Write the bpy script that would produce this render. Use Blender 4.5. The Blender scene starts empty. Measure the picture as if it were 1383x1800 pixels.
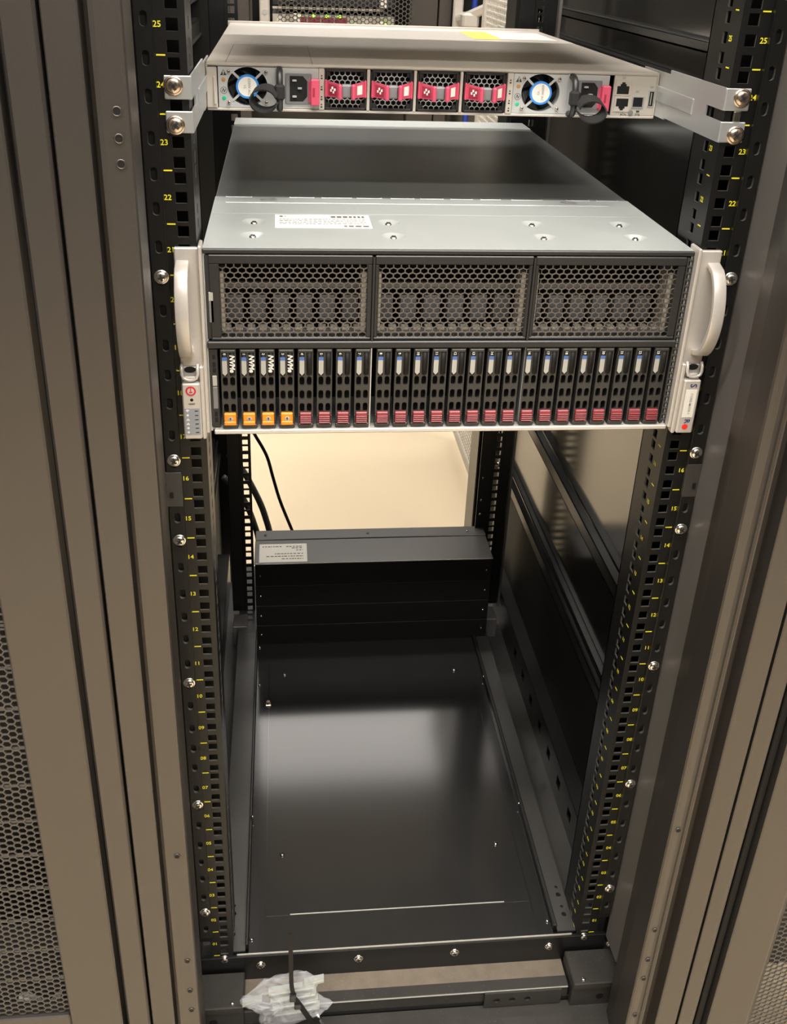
import bpy, bmesh, math, random
from mathutils import Vector
R = math.radians
S = 0.001
random.seed(4)
SC = bpy.context.scene
COL = SC.collection

# ------------------------------------------------------------------ camera, light, exposure
cam = bpy.data.cameras.new('camera')
camo = bpy.data.objects.new('camera', cam)
COL.objects.link(camo)
camo.location = (-0.14877, -0.82130, 1.14755)
camo.rotation_euler = (1.1140868, -0.0326259, -0.0921798)
cam.sensor_fit = 'VERTICAL'
cam.sensor_height = 36.0
cam.sensor_width = 27.66
cam.lens = 1713.52 / 1800 * 36
cam.shift_x = 0.012834
cam.shift_y = -0.083715
cam.clip_start = 0.02
SC.camera = camo
SC.view_settings.view_transform = 'Standard'
SC.view_settings.look = 'None'
SC.view_settings.gamma = 1.0
SC.view_settings.exposure = 0.35
SC.view_settings.use_curve_mapping = False
wd = bpy.data.worlds.new('world')
SC.world = wd
wd.use_nodes = True
wd.node_tree.nodes['Background'].inputs[0].default_value = (1.0, 0.95, 0.88, 1)
wd.node_tree.nodes['Background'].inputs[1].default_value = 0.05

LAMP_POWER_FRONT = 64.0
LAMP_POWER_FILL = 62.0
LAMP_POWER_REAR = 46.0
LAMP_POWER_FAR = 50.0

# ------------------------------------------------------------------ materials
def mat(name, col, rough=0.5, metal=0.0, spec=0.5, emit=None, noise=0.0, nscale=300.0, alpha=None, trans=0.0, coat=0.0, bump=0.0, bscale=900.0, spots=None):
    m = bpy.data.materials.new(name)
    m.use_nodes = True
    nt = m.node_tree
    b = nt.nodes['Principled BSDF']
    b.inputs['Base Color'].default_value = (*col, 1)
    b.inputs['Roughness'].default_value = rough
    b.inputs['Metallic'].default_value = metal
    b.inputs['Specular IOR Level'].default_value = spec
    b.inputs['Coat Weight'].default_value = coat
    b.inputs['Coat Roughness'].default_value = 0.15
    if emit:
        b.inputs['Emission Color'].default_value = (*emit[0], 1)
        b.inputs['Emission Strength'].default_value = emit[1]
    if trans:
        b.inputs['Transmission Weight'].default_value = trans
    if alpha is not None:
        b.inputs['Alpha'].default_value = alpha
    tc = nt.nodes.new('ShaderNodeTexCoord')
    last = None
    if noise:
        n = nt.nodes.new('ShaderNodeTexNoise')
        n.inputs['Scale'].default_value = nscale
        n.inputs['Detail'].default_value = 4
        nt.links.new(tc.outputs['Object'], n.inputs['Vector'])
        mx = nt.nodes.new('ShaderNodeMix')
        mx.data_type = 'RGBA'
        mx.inputs[6].default_value = (*[c * (1 - noise) for c in col], 1)
        mx.inputs[7].default_value = (*[min(1, c * (1 + noise)) for c in col], 1)
        nt.links.new(n.outputs['Fac'], mx.inputs[0])
        nt.links.new(mx.outputs[2], b.inputs['Base Color'])
        last = mx.outputs[2]
    if spots:                                   # dust specks: (colour, noise scale, threshold)
        n = nt.nodes.new('ShaderNodeTexNoise')
        n.inputs['Scale'].default_value = spots[1]
        n.inputs['Detail'].default_value = 6
        n.inputs['Roughness'].default_value = 0.75
        nt.links.new(tc.outputs['Object'], n.inputs['Vector'])
        rp = nt.nodes.new('ShaderNodeValToRGB')
        rp.color_ramp.elements[0].position = spots[2]
        rp.color_ramp.elements[1].position = min(1, spots[2] + 0.12)
        nt.links.new(n.outputs['Fac'], rp.inputs[0])
        mx = nt.nodes.new('ShaderNodeMix')
        mx.data_type = 'RGBA'
        mx.inputs[6].default_value = (*col, 1)
        if last: nt.links.new(last, mx.inputs[6])
        mx.inputs[7].default_value = (*spots[0], 1)
        nt.links.new(rp.outputs[0], mx.inputs[0])
        nt.links.new(mx.outputs[2], b.inputs['Base Color'])
    if bump:
        n = nt.nodes.new('ShaderNodeTexNoise')
        n.inputs['Scale'].default_value = bscale
        n.inputs['Detail'].default_value = 2
        nt.links.new(tc.outputs['Object'], n.inputs['Vector'])
        bp = nt.nodes.new('ShaderNodeBump')
        bp.inputs['Strength'].default_value = bump
        bp.inputs['Distance'].default_value = 0.0005
        nt.links.new(n.outputs['Fac'], bp.inputs['Height'])
        nt.links.new(bp.outputs[0], b.inputs['Normal'])
    return m

M = {}
M['rail'] = mat('rail_black_paint', (0.006, 0.006, 0.006), 0.36, spec=0.45, noise=0.2, nscale=60)
M['frame'] = mat('frame_powder_coat', (0.098, 0.089, 0.082), 0.36, metal=0.75, spec=0.7, noise=0.08, nscale=900, bump=0.25, bscale=1800)
M['baffle'] = mat('baffle_sheet', (0.105, 0.098, 0.093), 0.38, spec=0.7, bump=0.12, bscale=14)
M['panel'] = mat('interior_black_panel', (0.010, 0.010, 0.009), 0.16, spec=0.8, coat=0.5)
M['base'] = mat('base_plate_paint', (0.020, 0.020, 0.020), 0.12, spec=0.75, noise=0.12, nscale=18, spots=((0.12, 0.12, 0.11), 160, 0.78))
M['tray'] = mat('tray_paint', (0.045, 0.044, 0.042), 0.28, spec=0.8, noise=0.1, nscale=200)
M['boxtop'] = mat('box_top_reflection_tone', (0.075, 0.073, 0.070), 0.30, spec=0.7)  # grey reflection of the far room put into the base colour
M['lap'] = mat('baffle_sheet_darkened', (0.040, 0.037, 0.034), 0.45)  # baffle sheet, darkened to offset the light falling on the lap
M['beam'] = mat('beam_paint', (0.013, 0.013, 0.012), 0.30, spec=0.6)
M['dusty'] = mat('dusty_base_paint', (0.030, 0.028, 0.025), 0.45, spec=0.5, noise=0.35, nscale=40, spots=((0.38, 0.33, 0.26), 420, 0.63))
M['ledge'] = mat('dusty_ledge_lit', (0.15, 0.125, 0.095), 0.5, noise=0.3, nscale=60, spots=((0.50, 0.42, 0.30), 500, 0.60))  # lit brown tone put into the colour; the specks are dust
M['holeedge'] = mat('hole_edge_highlight', (0.13, 0.125, 0.115), 0.35, metal=0.5)  # hole walls coloured paler to stand in for edge highlights
M['edge'] = mat('bright_edge', (0.55, 0.54, 0.50), 0.35, metal=0.7)  # pale tone of the thin strips along sheet edges
M['black'] = mat('matt_black', (0.006, 0.006, 0.006), 0.6, spec=0.3)
M['plastic'] = mat('black_plastic', (0.018, 0.018, 0.018), 0.42, spec=0.5)
M['carrier'] = mat('carrier_dark_plastic', (0.030, 0.029, 0.027), 0.38, spec=0.55)
M['silver'] = mat('silver_paint', (0.56, 0.53, 0.49), 0.34, metal=0.35, spec=0.5, noise=0.04, nscale=700)
M['grille'] = mat('grille_steel', (0.17, 0.155, 0.14), 0.34, metal=0.6)
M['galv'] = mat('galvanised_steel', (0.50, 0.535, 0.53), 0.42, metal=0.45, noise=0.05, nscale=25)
M['galvshade'] = mat('galvanised_steel_shaded', (0.20, 0.215, 0.205), 0.36, metal=0.5, noise=0.10, nscale=9)  # galvanised steel with the shade under the switch put into its colour
M['zinc'] = mat('zinc_plate', (0.60, 0.62, 0.63), 0.33, metal=0.7, noise=0.06, nscale=18)
M['nickel'] = mat('switch_nickel', (0.52, 0.48, 0.42), 0.42, metal=0.25, noise=0.03, nscale=80)
M['psu'] = mat('power_supply_zinc', (0.52, 0.53, 0.53), 0.40, metal=0.35)
M['screw'] = mat('chrome_screw', (0.75, 0.73, 0.69), 0.20, metal=1.0)
M['bronze'] = mat('nickel_screw_head', (0.66, 0.55, 0.45), 0.24, metal=1.0)
M['slot'] = mat('screw_recess', (0.03, 0.027, 0.024), 0.5)
M['pink'] = mat('magenta_red_plastic', (0.50, 0.070, 0.120), 0.32, spec=0.6)
M['pinkdark'] = mat('dark_magenta_plastic', (0.28, 0.025, 0.05), 0.35)
M['maroon'] = mat('maroon_latch_plastic', (0.23, 0.035, 0.045), 0.32, spec=0.6)
M['orange'] = mat('orange_latch_plastic', (0.85, 0.25, 0.012), 0.35, spec=0.5)
M['grey'] = mat('grey_plastic', (0.16, 0.16, 0.165), 0.42)
M['greyblue'] = mat('grey_icon_panel', (0.27, 0.29, 0.31), 0.5)
M['white'] = mat('white_label', (0.70, 0.68, 0.62), 0.6)
M['print'] = mat('black_print', (0.03, 0.03, 0.03), 0.6)
M['greyprint'] = mat('grey_print', (0.33, 0.32, 0.30), 0.6)
M['labelprint'] = mat('label_print', (0.12, 0.115, 0.11), 0.6)
M['yellow'] = mat('yellow_print', (0.72, 0.66, 0.03), 0.5)
M['ysticker'] = mat('yellow_sticker', (0.80, 0.62, 0.05), 0.5)
M['blue'] = mat('blue_ring', (0.04, 0.24, 0.66), 0.45)
M['bluetag'] = mat('blue_tag', (0.06, 0.13, 0.35), 0.45)
M['tag'] = mat('pale_drive_tag', (0.36, 0.355, 0.32), 0.5)
M['navy'] = mat('navy_print', (0.02, 0.025, 0.12), 0.5)
M['red'] = mat('red_print', (0.80, 0.03, 0.02), 0.45)
M['button'] = mat('red_power_button', (0.60, 0.02, 0.05), 0.4)
M['fabric'] = mat('strap_fabric', (0.018, 0.018, 0.018), 0.75, spec=0.3, bump=0.8, bscale=1400)
M['gold'] = mat('brass_contact', (0.60, 0.43, 0.18), 0.35, metal=1.0)
M['mesh'] = mat('mesh_black_paint', (0.060, 0.055, 0.050), 0.38, spec=0.6)
M['floor'] = mat('cream_floor', (0.70, 0.59, 0.42), 0.42, spec=0.35, noise=0.06, nscale=1.2)
M['ceiling'] = mat('ceiling_white', (0.60, 0.58, 0.54), 0.8)
M['wall'] = mat('dark_wall', (0.05, 0.048, 0.045), 0.7)
M['farlamp'] = mat('far_lamp_diffuser', (0.9, 0.9, 0.9), 0.5, emit=((1.0, 0.97, 0.93), 1.0))
M['lamp'] = mat('lamp_diffuser', (0.9, 0.9, 0.9), 0.5, emit=((1.0, 0.93, 0.82), 14.0))
M['film'] = mat('clear_bag_film', (0.70, 0.73, 0.78), 0.14, spec=0.9, alpha=0.24)
M['cablegrey'] = mat('grey_cable_jacket', (0.09, 0.10, 0.10), 0.32, spec=0.6)
M['wire'] = mat('earth_wire_yellow_green', (0.50, 0.62, 0.06), 0.4)
M['wiregreen'] = mat('earth_wire_green_stripe', (0.02, 0.42, 0.22), 0.4)
M['ledgreen'] = mat('green_led', (0.1, 0.6, 0.02), 0.4, emit=((0.35, 1.0, 0.03), 3.0))
M['ledoff'] = mat('unlit_amber_led', (0.45, 0.22, 0.06), 0.4)
M['doorgrey'] = mat('rear_door_grey', (0.50, 0.47, 0.42), 0.45)
M['bluecable'] = mat('blue_cable', (0.02, 0.05, 0.35), 0.4)

# ------------------------------------------------------------------ mesh builder (millimetres)
class G:
    def __init__(s):
        s.v = []; s.f = []; s.mi = []; s.m = 0; s.smooth = []; s.sm = False
    def add(s, vs, fs):
        o = len(s.v); s.v += [tuple(p) for p in vs]
        for f in fs:
            s.f.append([o + i for i in f]); s.mi.append(s.m); s.smooth.append(s.sm)
        return s
    def box(s, x0, x1, y0, y1, z0, z1, b=0):
        if x1 < x0: x0, x1 = x1, x0
        if y1 < y0: y0, y1 = y1, y0
        if z1 < z0: z0, z1 = z1, z0
        b = min(b, (x1 - x0) * .45, (y1 - y0) * .45, (z1 - z0) * .45)
        if b <= 0:
            vs = [(x, y, z) for x in (x0, x1) for y in (y0, y1) for z in (z0, z1)]
            return s.add(vs, [(0, 1, 3, 2), (4, 6, 7, 5), (0, 4, 5, 1), (2, 3, 7, 6), (0, 2, 6, 4), (1, 5, 7, 3)])
        vs = []; ix = {}
        X = (x0, x1); Y = (y0, y1); Z = (z0, z1)
        for i in (0, 1):
            for j in (0, 1):
                for k in (0, 1):
                    x, y, z = X[i], Y[j], Z[k]
                    dx = b if i == 0 else -b; dy = b if j == 0 else -b; dz = b if k == 0 else -b
                    for a, p in (('x', (x, y + dy, z + dz)), ('y', (x + dx, y, z + dz)), ('z', (x + dx, y + dy, z))):
                        ix[a, i, j, k] = len(vs); vs.append(p)
        fs = []
        for i in (0, 1):
            fs.append([ix['x', i, 0, 0], ix['x', i, 0, 1], ix['x', i, 1, 1], ix['x', i, 1, 0]])
            fs.append([ix['y', 0, i, 0], ix['y', 0, i, 1], ix['y', 1, i, 1], ix['y', 1, i, 0]])
            fs.append([ix['z', 0, 0, i], ix['z', 0, 1, i], ix['z', 1, 1, i], ix['z', 1, 0, i]])
        for p in (0, 1):
            for q in (0, 1):
                fs.append([ix['x', p, q, 0], ix['x', p, q, 1], ix['y', p, q, 1], ix['y', p, q, 0]])
                fs.append([ix['x', p, 0, q], ix['x', p, 1, q], ix['z', p, 1, q], ix['z', p, 0, q]])
                fs.append([ix['y', 0, p, q], ix['y', 1, p, q], ix['z', 1, p, q], ix['z', 0, p, q]])
        for i in (0, 1):
            for j in (0, 1):
                for k in (0, 1):
                    fs.append([ix['x', i, j, k], ix['y', i, j, k], ix['z', i, j, k]])
        return s.add(vs, fs)
    def prism(s, pts, P, w0, w1, cap=True):
        n = len(pts)
        vs = [P(u, v, w0) for u, v in pts] + [P(u, v, w1) for u, v in pts]
        fs = [(i, (i + 1) % n, n + (i + 1) % n, n + i) for i in range(n)]
        if cap: fs += [tuple(range(n))[::-1], tuple(range(n, 2 * n))]
        return s.add(vs, fs)
    def cyl(s, P, u, v, r, w0, w1, n=16, r1=None, cap0=True, cap1=True):
        r1 = r if r1 is None else r1
        a = [2 * math.pi * i / n for i in range(n)]
        vs = [P(u + r * math.cos(t), v + r * math.sin(t), w0) for t in a] + [P(u + r1 * math.cos(t), v + r1 * math.sin(t), w1) for t in a]
        fs = [(i, (i + 1) % n, n + (i + 1) % n, n + i) for i in range(n)]
        if cap0: fs.append(tuple(range(n))[::-1])
        if cap1: fs.append(tuple(range(n, 2 * n)))
        return s.add(vs, fs)
    def lathe(s, P, u, v, prof, n=16):
        a = [2 * math.pi * i / n for i in range(n)]
        vs = [P(u + r * math.cos(t), v + r * math.sin(t), w) for r, w in prof for t in a]
        fs = []
        for k in range(len(prof) - 1):
            for i in range(n):
                fs.append((k * n + i, k * n + (i + 1) % n, (k + 1) * n + (i + 1) % n, (k + 1) * n + i))
        fs.append(tuple(range((len(prof) - 1) * n, len(prof) * n)))
        return s.add(vs, fs)
    def tube(s, path, r, n=8, flat=None):
        path = [Vector(p) for p in path]
        vs = []; fs = []; up = Vector((0.13, 0.2, 1)).normalized(); prev = None
        for i, p in enumerate(path):
            t = (path[min(i + 1, len(path) - 1)] - path[max(i - 1, 0)]).normalized()
            if prev is None:
                a = t.cross(up)
                if a.length < .1: a = t.cross(Vector((1, 0, 0)))
            else:
                a = prev - t * prev.dot(t)
            a.normalize(); prev = a; b = t.cross(a)
            for k in range(n):
                th = 2 * math.pi * k / n
                vs.append(p + a * (r * math.cos(th)) + b * ((flat or r) * math.sin(th)))
        for i in range(len(path) - 1):
            for k in range(n):
                fs.append((i * n + k, i * n + (k + 1) % n, (i + 1) * n + (k + 1) % n, (i + 1) * n + k))
        fs.append(tuple(range(n))[::-1]); fs.append(tuple(range((len(path) - 1) * n, len(path) * n)))
        return s.add(vs, fs)
    def ribbon(s, path, wdir, w, t):
        """flat strap following path; wdir = width direction"""
        path = [Vector(p) for p in path]; wd_ = Vector(wdir).normalized()
        vs = []; fs = []
        for i, p in enumerate(path):
            tg = (path[min(i + 1, len(path) - 1)] - path[max(i - 1, 0)]).normalized()
            nn = tg.cross(wd_).normalized()
            for a, b in ((-1, -1), (1, -1), (1, 1), (-1, 1)):
                vs.append(p + wd_ * (a * w / 2) + nn * (b * t / 2))
        for i in range(len(path) - 1):
            for k in range(4):
                fs.append((i * 4 + k, i * 4 + (k + 1) % 4, i * 4 + 4 + (k + 1) % 4, i * 4 + 4 + k))
        fs.append((0, 1, 2, 3)); o = 4 * (len(path) - 1); fs.append((o + 3, o + 2, o + 1, o))
        return s.add(vs, fs)
    def plate(s, P, u0, u1, v0, v1, holes, t, back=True, wm=None):
        """sheet with real holes; holes = (uc, vc, poly, half cell u, half cell v), grouped in rows of equal vc"""
        def quad(a, b, c, d):
            s.add([P(*a, 0), P(*b, 0), P(*c, 0), P(*d, 0)], [(0, 1, 2, 3)])
            if back: s.add([P(*a, t), P(*b, t), P(*c, t), P(*d, t)], [(3, 2, 1, 0)])
        rows = {}
        for h in holes: rows.setdefault(round(h[1], 3), []).append(h)
        v = v0
        for vc in sorted(rows):
            row = sorted(rows[vc], key=lambda h: h[0]); hv = row[0][4]
            a, b = vc - hv, vc + hv
            if a > v + 1e-4: quad((u0, v), (u1, v), (u1, a), (u0, a))
            u = u0
            for uc, _, poly, hu, _ in row:
                if uc - hu > u + 1e-4: quad((u, a), (uc - hu, a), (uc - hu, b), (u, b))
                n = len(poly); bd = []
                for k in range(n):
                    th = 8 * k / n + (0 if n > 4 else 1)       # units of 45 degrees
                    th %= 8
                    if th < 1: q = (hu, hv * th)
                    elif th < 3: q = (hu * (2 - th), hv)
                    elif th < 5: q = (-hu, hv * (4 - th))
                    elif th < 7: q = (hu * (th - 6), -hv)
                    else: q = (hu, hv * (th - 8))
                    bd.append((uc + q[0], vc + q[1]))
                hp = [(uc + du, vc + dv) for du, dv in poly]
                fr = [(k, (k + 1) % n, n + (k + 1) % n, n + k) for k in range(n)]
                s.add([P(*p, 0) for p in bd] + [P(*p, 0) for p in hp], fr)
                if back: s.add([P(*p, t) for p in bd] + [P(*p, t) for p in hp], [f[::-1] for f in fr])
                keep = s.m
                if wm is not None: s.m = wm
                s.add([P(*p, 0) for p in hp] + [P(*p, t) for p in hp], fr)
                s.m = keep
                u = uc + hu
            if u < u1 - 1e-4: quad((u, a), (u1, a), (u1, b), (u, b))
            v = b
        if v < v1 - 1e-4: quad((u0, v), (u1, v), (u1, v1), (u0, v1))
        c = [(u0, v0), (u1, v0), (u1, v1), (u0, v1)]
        s.add([P(*p, 0) for p in c] + [P(*p, t) for p in c], [(k, (k + 1) % 4, 4 + (k + 1) % 4, 4 + k) for k in range(4)])
        return s
    def hexmesh(s, P, u0, u1, v0, v1, Rr, web, t, flat=False, sv=1.0, inside=None):
        """honeycomb lattice: every cell a ring of six quads plus its walls"""
        r = Rr - web / 1.732
        q = math.sqrt(3) * Rr
        cells = []
        if flat:
            nc = int((u1 - u0) / (1.5 * Rr)) + 1
            for i in range(nc):
                j = 0
                while True:
                    v = v0 + (j + (0.5 if i % 2 else 0.0)) * q * sv + q * sv / 2
                    if v > v1: break
                    cells.append((u0 + Rr + i * 1.5 * Rr, v)); j += 1
        else:
            j = 0
            while True:
                v = v0 + Rr * sv + j * 1.5 * Rr * sv
                if v > v1: break
                u = u0 + q / 2 + (q / 2 if j % 2 else 0)
                while u < u1: cells.append((u, v)); u += q
                j += 1
        ang = [math.pi / 3 * k + (0 if flat else math.pi / 6) for k in range(6)]
        for u, v in cells:
            if inside and not inside(u, v): continue
            o = [(u + Rr * math.cos(a), v + Rr * sv * math.sin(a)) for a in ang]
            i_ = [(u + r * math.cos(a), v + r * sv * math.sin(a)) for a in ang]
            fr = [(k, (k + 1) % 6, 6 + (k + 1) % 6, 6 + k) for k in range(6)]
            s.add([P(*p, 0) for p in o] + [P(*p, 0) for p in i_], fr)
            s.add([P(*p, 0) for p in i_] + [P(*p, t) for p in i_], fr)
        return s
    def mesh(s, name, mats, recalc=True, base=(0, 0, 0)):
        me = bpy.data.meshes.new(name)
        bx, by, bz = base
        me.from_pydata([((x - bx) * S, (y - by) * S, (z - bz) * S) for x, y, z in s.v], [], s.f)
        for m in (mats if isinstance(mats, (list, tuple)) else [mats]): me.materials.append(M[m])
        me.polygons.foreach_set('material_index', s.mi)
        me.polygons.foreach_set('use_smooth', s.smooth)
        if recalc:
            bm = bmesh.new(); bm.from_mesh(me)
            bmesh.ops.recalc_face_normals(bm, faces=bm.faces)
            bm.to_mesh(me); bm.free()
        me.update()
        return me

def PF(u, v, w): return (u, w, v)          # plate facing -y: u = x, v = z, w = y
def PT(u, v, w): return (u, v, w)          # horizontal: w = z
def PX(u, v, w): return (w, u, v)          # plate facing x: u = y, v = z, w = x
BASE = {}
def thing(name, label, cat, base, group=None):
    o = bpy.data.objects.new(name, None); COL.objects.link(o)
    o.empty_display_size = 0.05
    o.location = [c * S for c in base]
    o['label'] = label; o['category'] = cat
    if group: o['group'] = group
    BASE[o] = base
    return o
def tag(o, label, cat, group=None):
    o['label'] = label; o['category'] = cat
    if group: o['group'] = group
    return o
def put(name, g, mats, parent=None, label=None, recalc=True):
    b = BASE.get(parent, (0, 0, 0))
    me = g.mesh(name, mats, recalc, b)
    o = bpy.data.objects.new(name, me); COL.objects.link(o)
    if parent: o.parent = parent
    BASE[o] = b
    if label: o['label'] = label
    return o
def inst(name, me, loc, parent, rot=None, scale=None, label=None):
    b = BASE.get(parent, (0, 0, 0))
    o = bpy.data.objects.new(name, me); COL.objects.link(o)
    o.parent = parent
    o.location = [(loc[i] - b[i]) * S for i in range(3)]
    if rot: o.rotation_euler = rot
    if scale: o.scale = scale
    BASE[o] = tuple(loc)
    if label: o['label'] = label
    return o
def struct(name, g, m):
    o = put(name, g, m); o['kind'] = 'structure'; return o
TX = {}
def textmesh(s, size, m, bold=0.0, ext=0.05, align='CENTER', shear=0.0):
    k = (s, size, m, bold, align, shear)
    if k not in TX:
        c = bpy.data.curves.new('text', 'FONT'); c.body = s; c.size = size * S
        c.align_x = align; c.align_y = 'CENTER'; c.offset = bold * S; c.extrude = ext * S; c.resolution_u = 2; c.shear = shear
        o = bpy.data.objects.new('text_tmp', c); COL.objects.link(o)
        bpy.context.view_layer.update()
        me = bpy.data.meshes.new_from_object(o.evaluated_get(bpy.context.evaluated_depsgraph_get()))
        bpy.data.objects.remove(o); bpy.data.curves.remove(c)
        me.materials.clear(); me.materials.append(M[m]); TX[k] = me
    return TX[k]
FRONT = (R(90), 0, 0)
FRONTDOWN = (R(90), R(90), 0)              # reads top to bottom, facing the viewer

def screw_mesh(r, washer=True, m=('screw', 'slot')):
    """pan head with washer and cross recess, pointing to -y, seat at y = 0"""
    g = G(); g.sm = True
    if washer: g.lathe(PF, 0, 0, [(r * 1.28, 0), (r * 1.28, -0.9), (r * 1.05, -1.3)], 20)
    h = -1.2 if washer else 0
    g.lathe(PF, 0, 0, [(r, h), (r, h - 0.9), (r * .90, h - 1.7), (r * .66, h - 2.3), (r * .3, h - 2.6)], 20)
    g.sm = False; g.m = 1
    for a in (0.4, 0.4 + math.pi / 2):
        c, s_ = math.cos(a), math.sin(a); L, W = r * .60, r * .19
        pts = [(c * x - s_ * y, s_ * x + c * y) for x, y in ((-L, -W), (L, -W), (L, W), (-L, W))]
        g.prism(pts, PF, h - 2.2, h - 2.85)
    return g.mesh('screw', m)
SCREW = screw_mesh(5.0); SCREW_BIG = screw_mesh(6.0, True, ('bronze', 'slot')); SCREW_SMALL = screw_mesh(2.0, False)
SCREW_TINY = screw_mesh(1.7, False, ('bronze', 'slot'))

def square(h, n=4):
    return [(h, h), (-h, h), (-h, -h), (h, -h)]
def stadium(w, h, n=16):
    out = []
    for k in range(n):
        a = 2 * math.pi * k / n
        off = (h - w) / 2 * (1 if math.sin(a) > 1e-6 else -1 if math.sin(a) < -1e-6 else 0)
        out.append((w / 2 * math.cos(a), w / 2 * math.sin(a) + off))
    return out
def circ(r, n=16): return [(r * math.cos(2 * math.pi * k / n), r * math.sin(2 * math.pi * k / n)) for k in range(n)]

# ------------------------------------------------------------------ room
FZ = -150.0
struct('floor', G().box(-3500, 3500, -2600, 4600, FZ - 40, FZ), 'floor')
struct('ceiling', G().box(-3500, 3500, -2600, 4600, 2700, 2740), 'ceiling')
struct('wall_back', G().box(-3500, 3500, 4600, 4660, FZ, 2700), 'wall')
struct('wall_front', G().box(-3500, 3500, -2660, -2600, FZ, 2700), 'wall')
struct('wall_left', G().box(-3560, -3500, -2600, 4600, FZ, 2700), 'wall')
struct('wall_right', G().box(3500, 3560, -2600, 4600, FZ, 2700), 'wall')
def ceiling_lamp(y, w, power, label, half=1490, m='lamp'):
    t = thing('ceiling_lamp', label, 'lamp', (0, y, 2700))
    put('housing', G().box(-half - 10, half + 10, y - w / 2 - 20, y + w / 2 + 20, 2660, 2700, 4), 'ceiling', t)
    put('diffuser', G().box(-half, half, y - w / 2, y + w / 2, 2652, 2659), m, t)
    l = bpy.data.lights.new('tube_light', 'AREA'); l.shape = 'RECTANGLE'; l.size = 2 * half * S; l.size_y = w * S
    l.energy = power; l.color = (1.0, 0.94, 0.88)
    o = bpy.data.objects.new('tube_light', l); COL.objects.link(o); o.parent = t
    o.location = (0, 0, -0.055)
    return t
ceiling_lamp(-620, 160, LAMP_POWER_FRONT, 'long white ceiling lamp over the aisle in front of the rack')
ceiling_lamp(-1900, 160, LAMP_POWER_FILL, 'added unseen fill lamp over the far side of the front aisle')  # fill lamp added out of view to brighten front-facing surfaces
ceiling_lamp(1250, 160, LAMP_POWER_REAR, 'long white ceiling lamp just behind the open rack')
ceiling_lamp(3300, 960, LAMP_POWER_FAR, 'broad pale light panel above the far rack row', 3000, 'farlamp')

# ------------------------------------------------------------------ our cabinet
CAB = thing('server_cabinet', 'open black server cabinet with numbered mounting rails, holding both servers', 'rack', (0, 0, FZ))
U = 44.45
TOP = 1290.0
NU = 29

def post(pts, m='frame', z0=FZ, z1=TOP, holes=()):
    g = G(); g.prism(pts, PT, z0, z1)
    for (x, z) in holes: pass
    return g
# right frame post: lip, groove and flat outer face seen from the front
RP = [(254, -60), (251.4, -84), (251.4, -117), (252.6, -119), (256, -119.6), (261, -119.2), (266, -116.5), (270, -113.6), (273.2, -112.6), (274.2, -113.2),
      (275, -100), (286.6, -100), (287.6, -118.6), (288.5, -119.8), (290, -120), (312.6, -120), (313.8, -118.5), (313.8, -60)]
LP = [(-254, -60), (-251.4, -84), (-251.4, -117), (-252.6, -119), (-254, -119.5), (-270, -119.5), (-273.5, -118.9), (-274.2, -102), (-279.2, -102),
      (-279.8, -119.2), (-281, -120), (-303, -120), (-304.1, -118.5), (-304.1, -60)]
fl = put('front_post', post(LP), 'frame', CAB)
fr = put('front_post', post(RP), 'frame', CAB)
def tapped_hole(p, x, z, y=-119.7):
    g = G(); g.sm = True
    g.lathe(PF, x, z, [(3.6, y), (3.5, y - 0.5), (2.7, y - 0.6), (2.5, y + 0.2)], 14)
    g.sm = False; g.m = 1; g.cyl(PF, x, z, 2.6, y - 0.25, y - 0.15, 14)
    put('tapped_hole', g, ['frame', 'black'], p)
for x, z in ((-260.3, 1041.8), (-260.3, 1023.7), (-260.3, 1006.4), (-262, 321.9), (-260.3, 161), (-260.3, 111.4), (-260.3, 77.7)): tapped_hole(fl, x, z)
for x, z in ((259.5, 320.7), (259.5, 162.7), (259.5, 111.8), (259.5, 78.4), (259.5, 11)): tapped_hole(fr, x, z)

def unit_holes(uc, hu=8.0, k0=0, k1=NU, h=4.75):
    out = []
    for k in range(k0, k1):
        for dz, hv in ((6.35, 6.3), (22.225, 7.9), (38.1, 6.3)):
            out.append((uc, k * U + dz, square(h), hu, min(hv, 6.3)))
    return out
NUMROT = FRONT
def mounting_rail(side):
    x0, x1 = (222, 249) if side > 0 else (-249, -222)
    g = G()
    g.plate(PF, x0, x1, -12, TOP, unit_holes(232.5 * side), 2, wm=1)
    xr = 222 * side
    P = (lambda u, v, w: (xr + side * w, u, v))
    g.plate(P, 2, 58, -12, TOP, unit_holes(27, 8), 1.8, wm=1)
    g.box(xr, xr + side * 66, 56, 58, -12, TOP)
    r = put('mounting_rail', g, ['rail', 'holeedge'], CAB)
    for k in range(1, NU):
        inst('unit_number', textmesh('%02d' % k, 6.4, 'yellow', 0.10), (243.6 * side, -0.25, (k - .5) * U), r, FRONT)
        if side > 0:
            inst('unit_number', textmesh('%02d' % k, 6.4, 'yellow', 0.10), (xr - 0.2, 15, (k - .5) * U), r, (R(90), 0, R(-90)))
    g = G()
    for k in range(0, NU):
        a, b = sorted((238.6 * side, 245.6 * side))
        g.box(a, b, -0.25, 0, k * U - 0.55, k * U + 0.55)
        if side > 0: g.box(xr - .25, xr, 8, 14, k * U - 0.5, k * U + 0.5)
    put('unit_marks', g, 'yellow', r)
    return r
mounting_rail(-1); mounting_rail(1)
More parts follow.
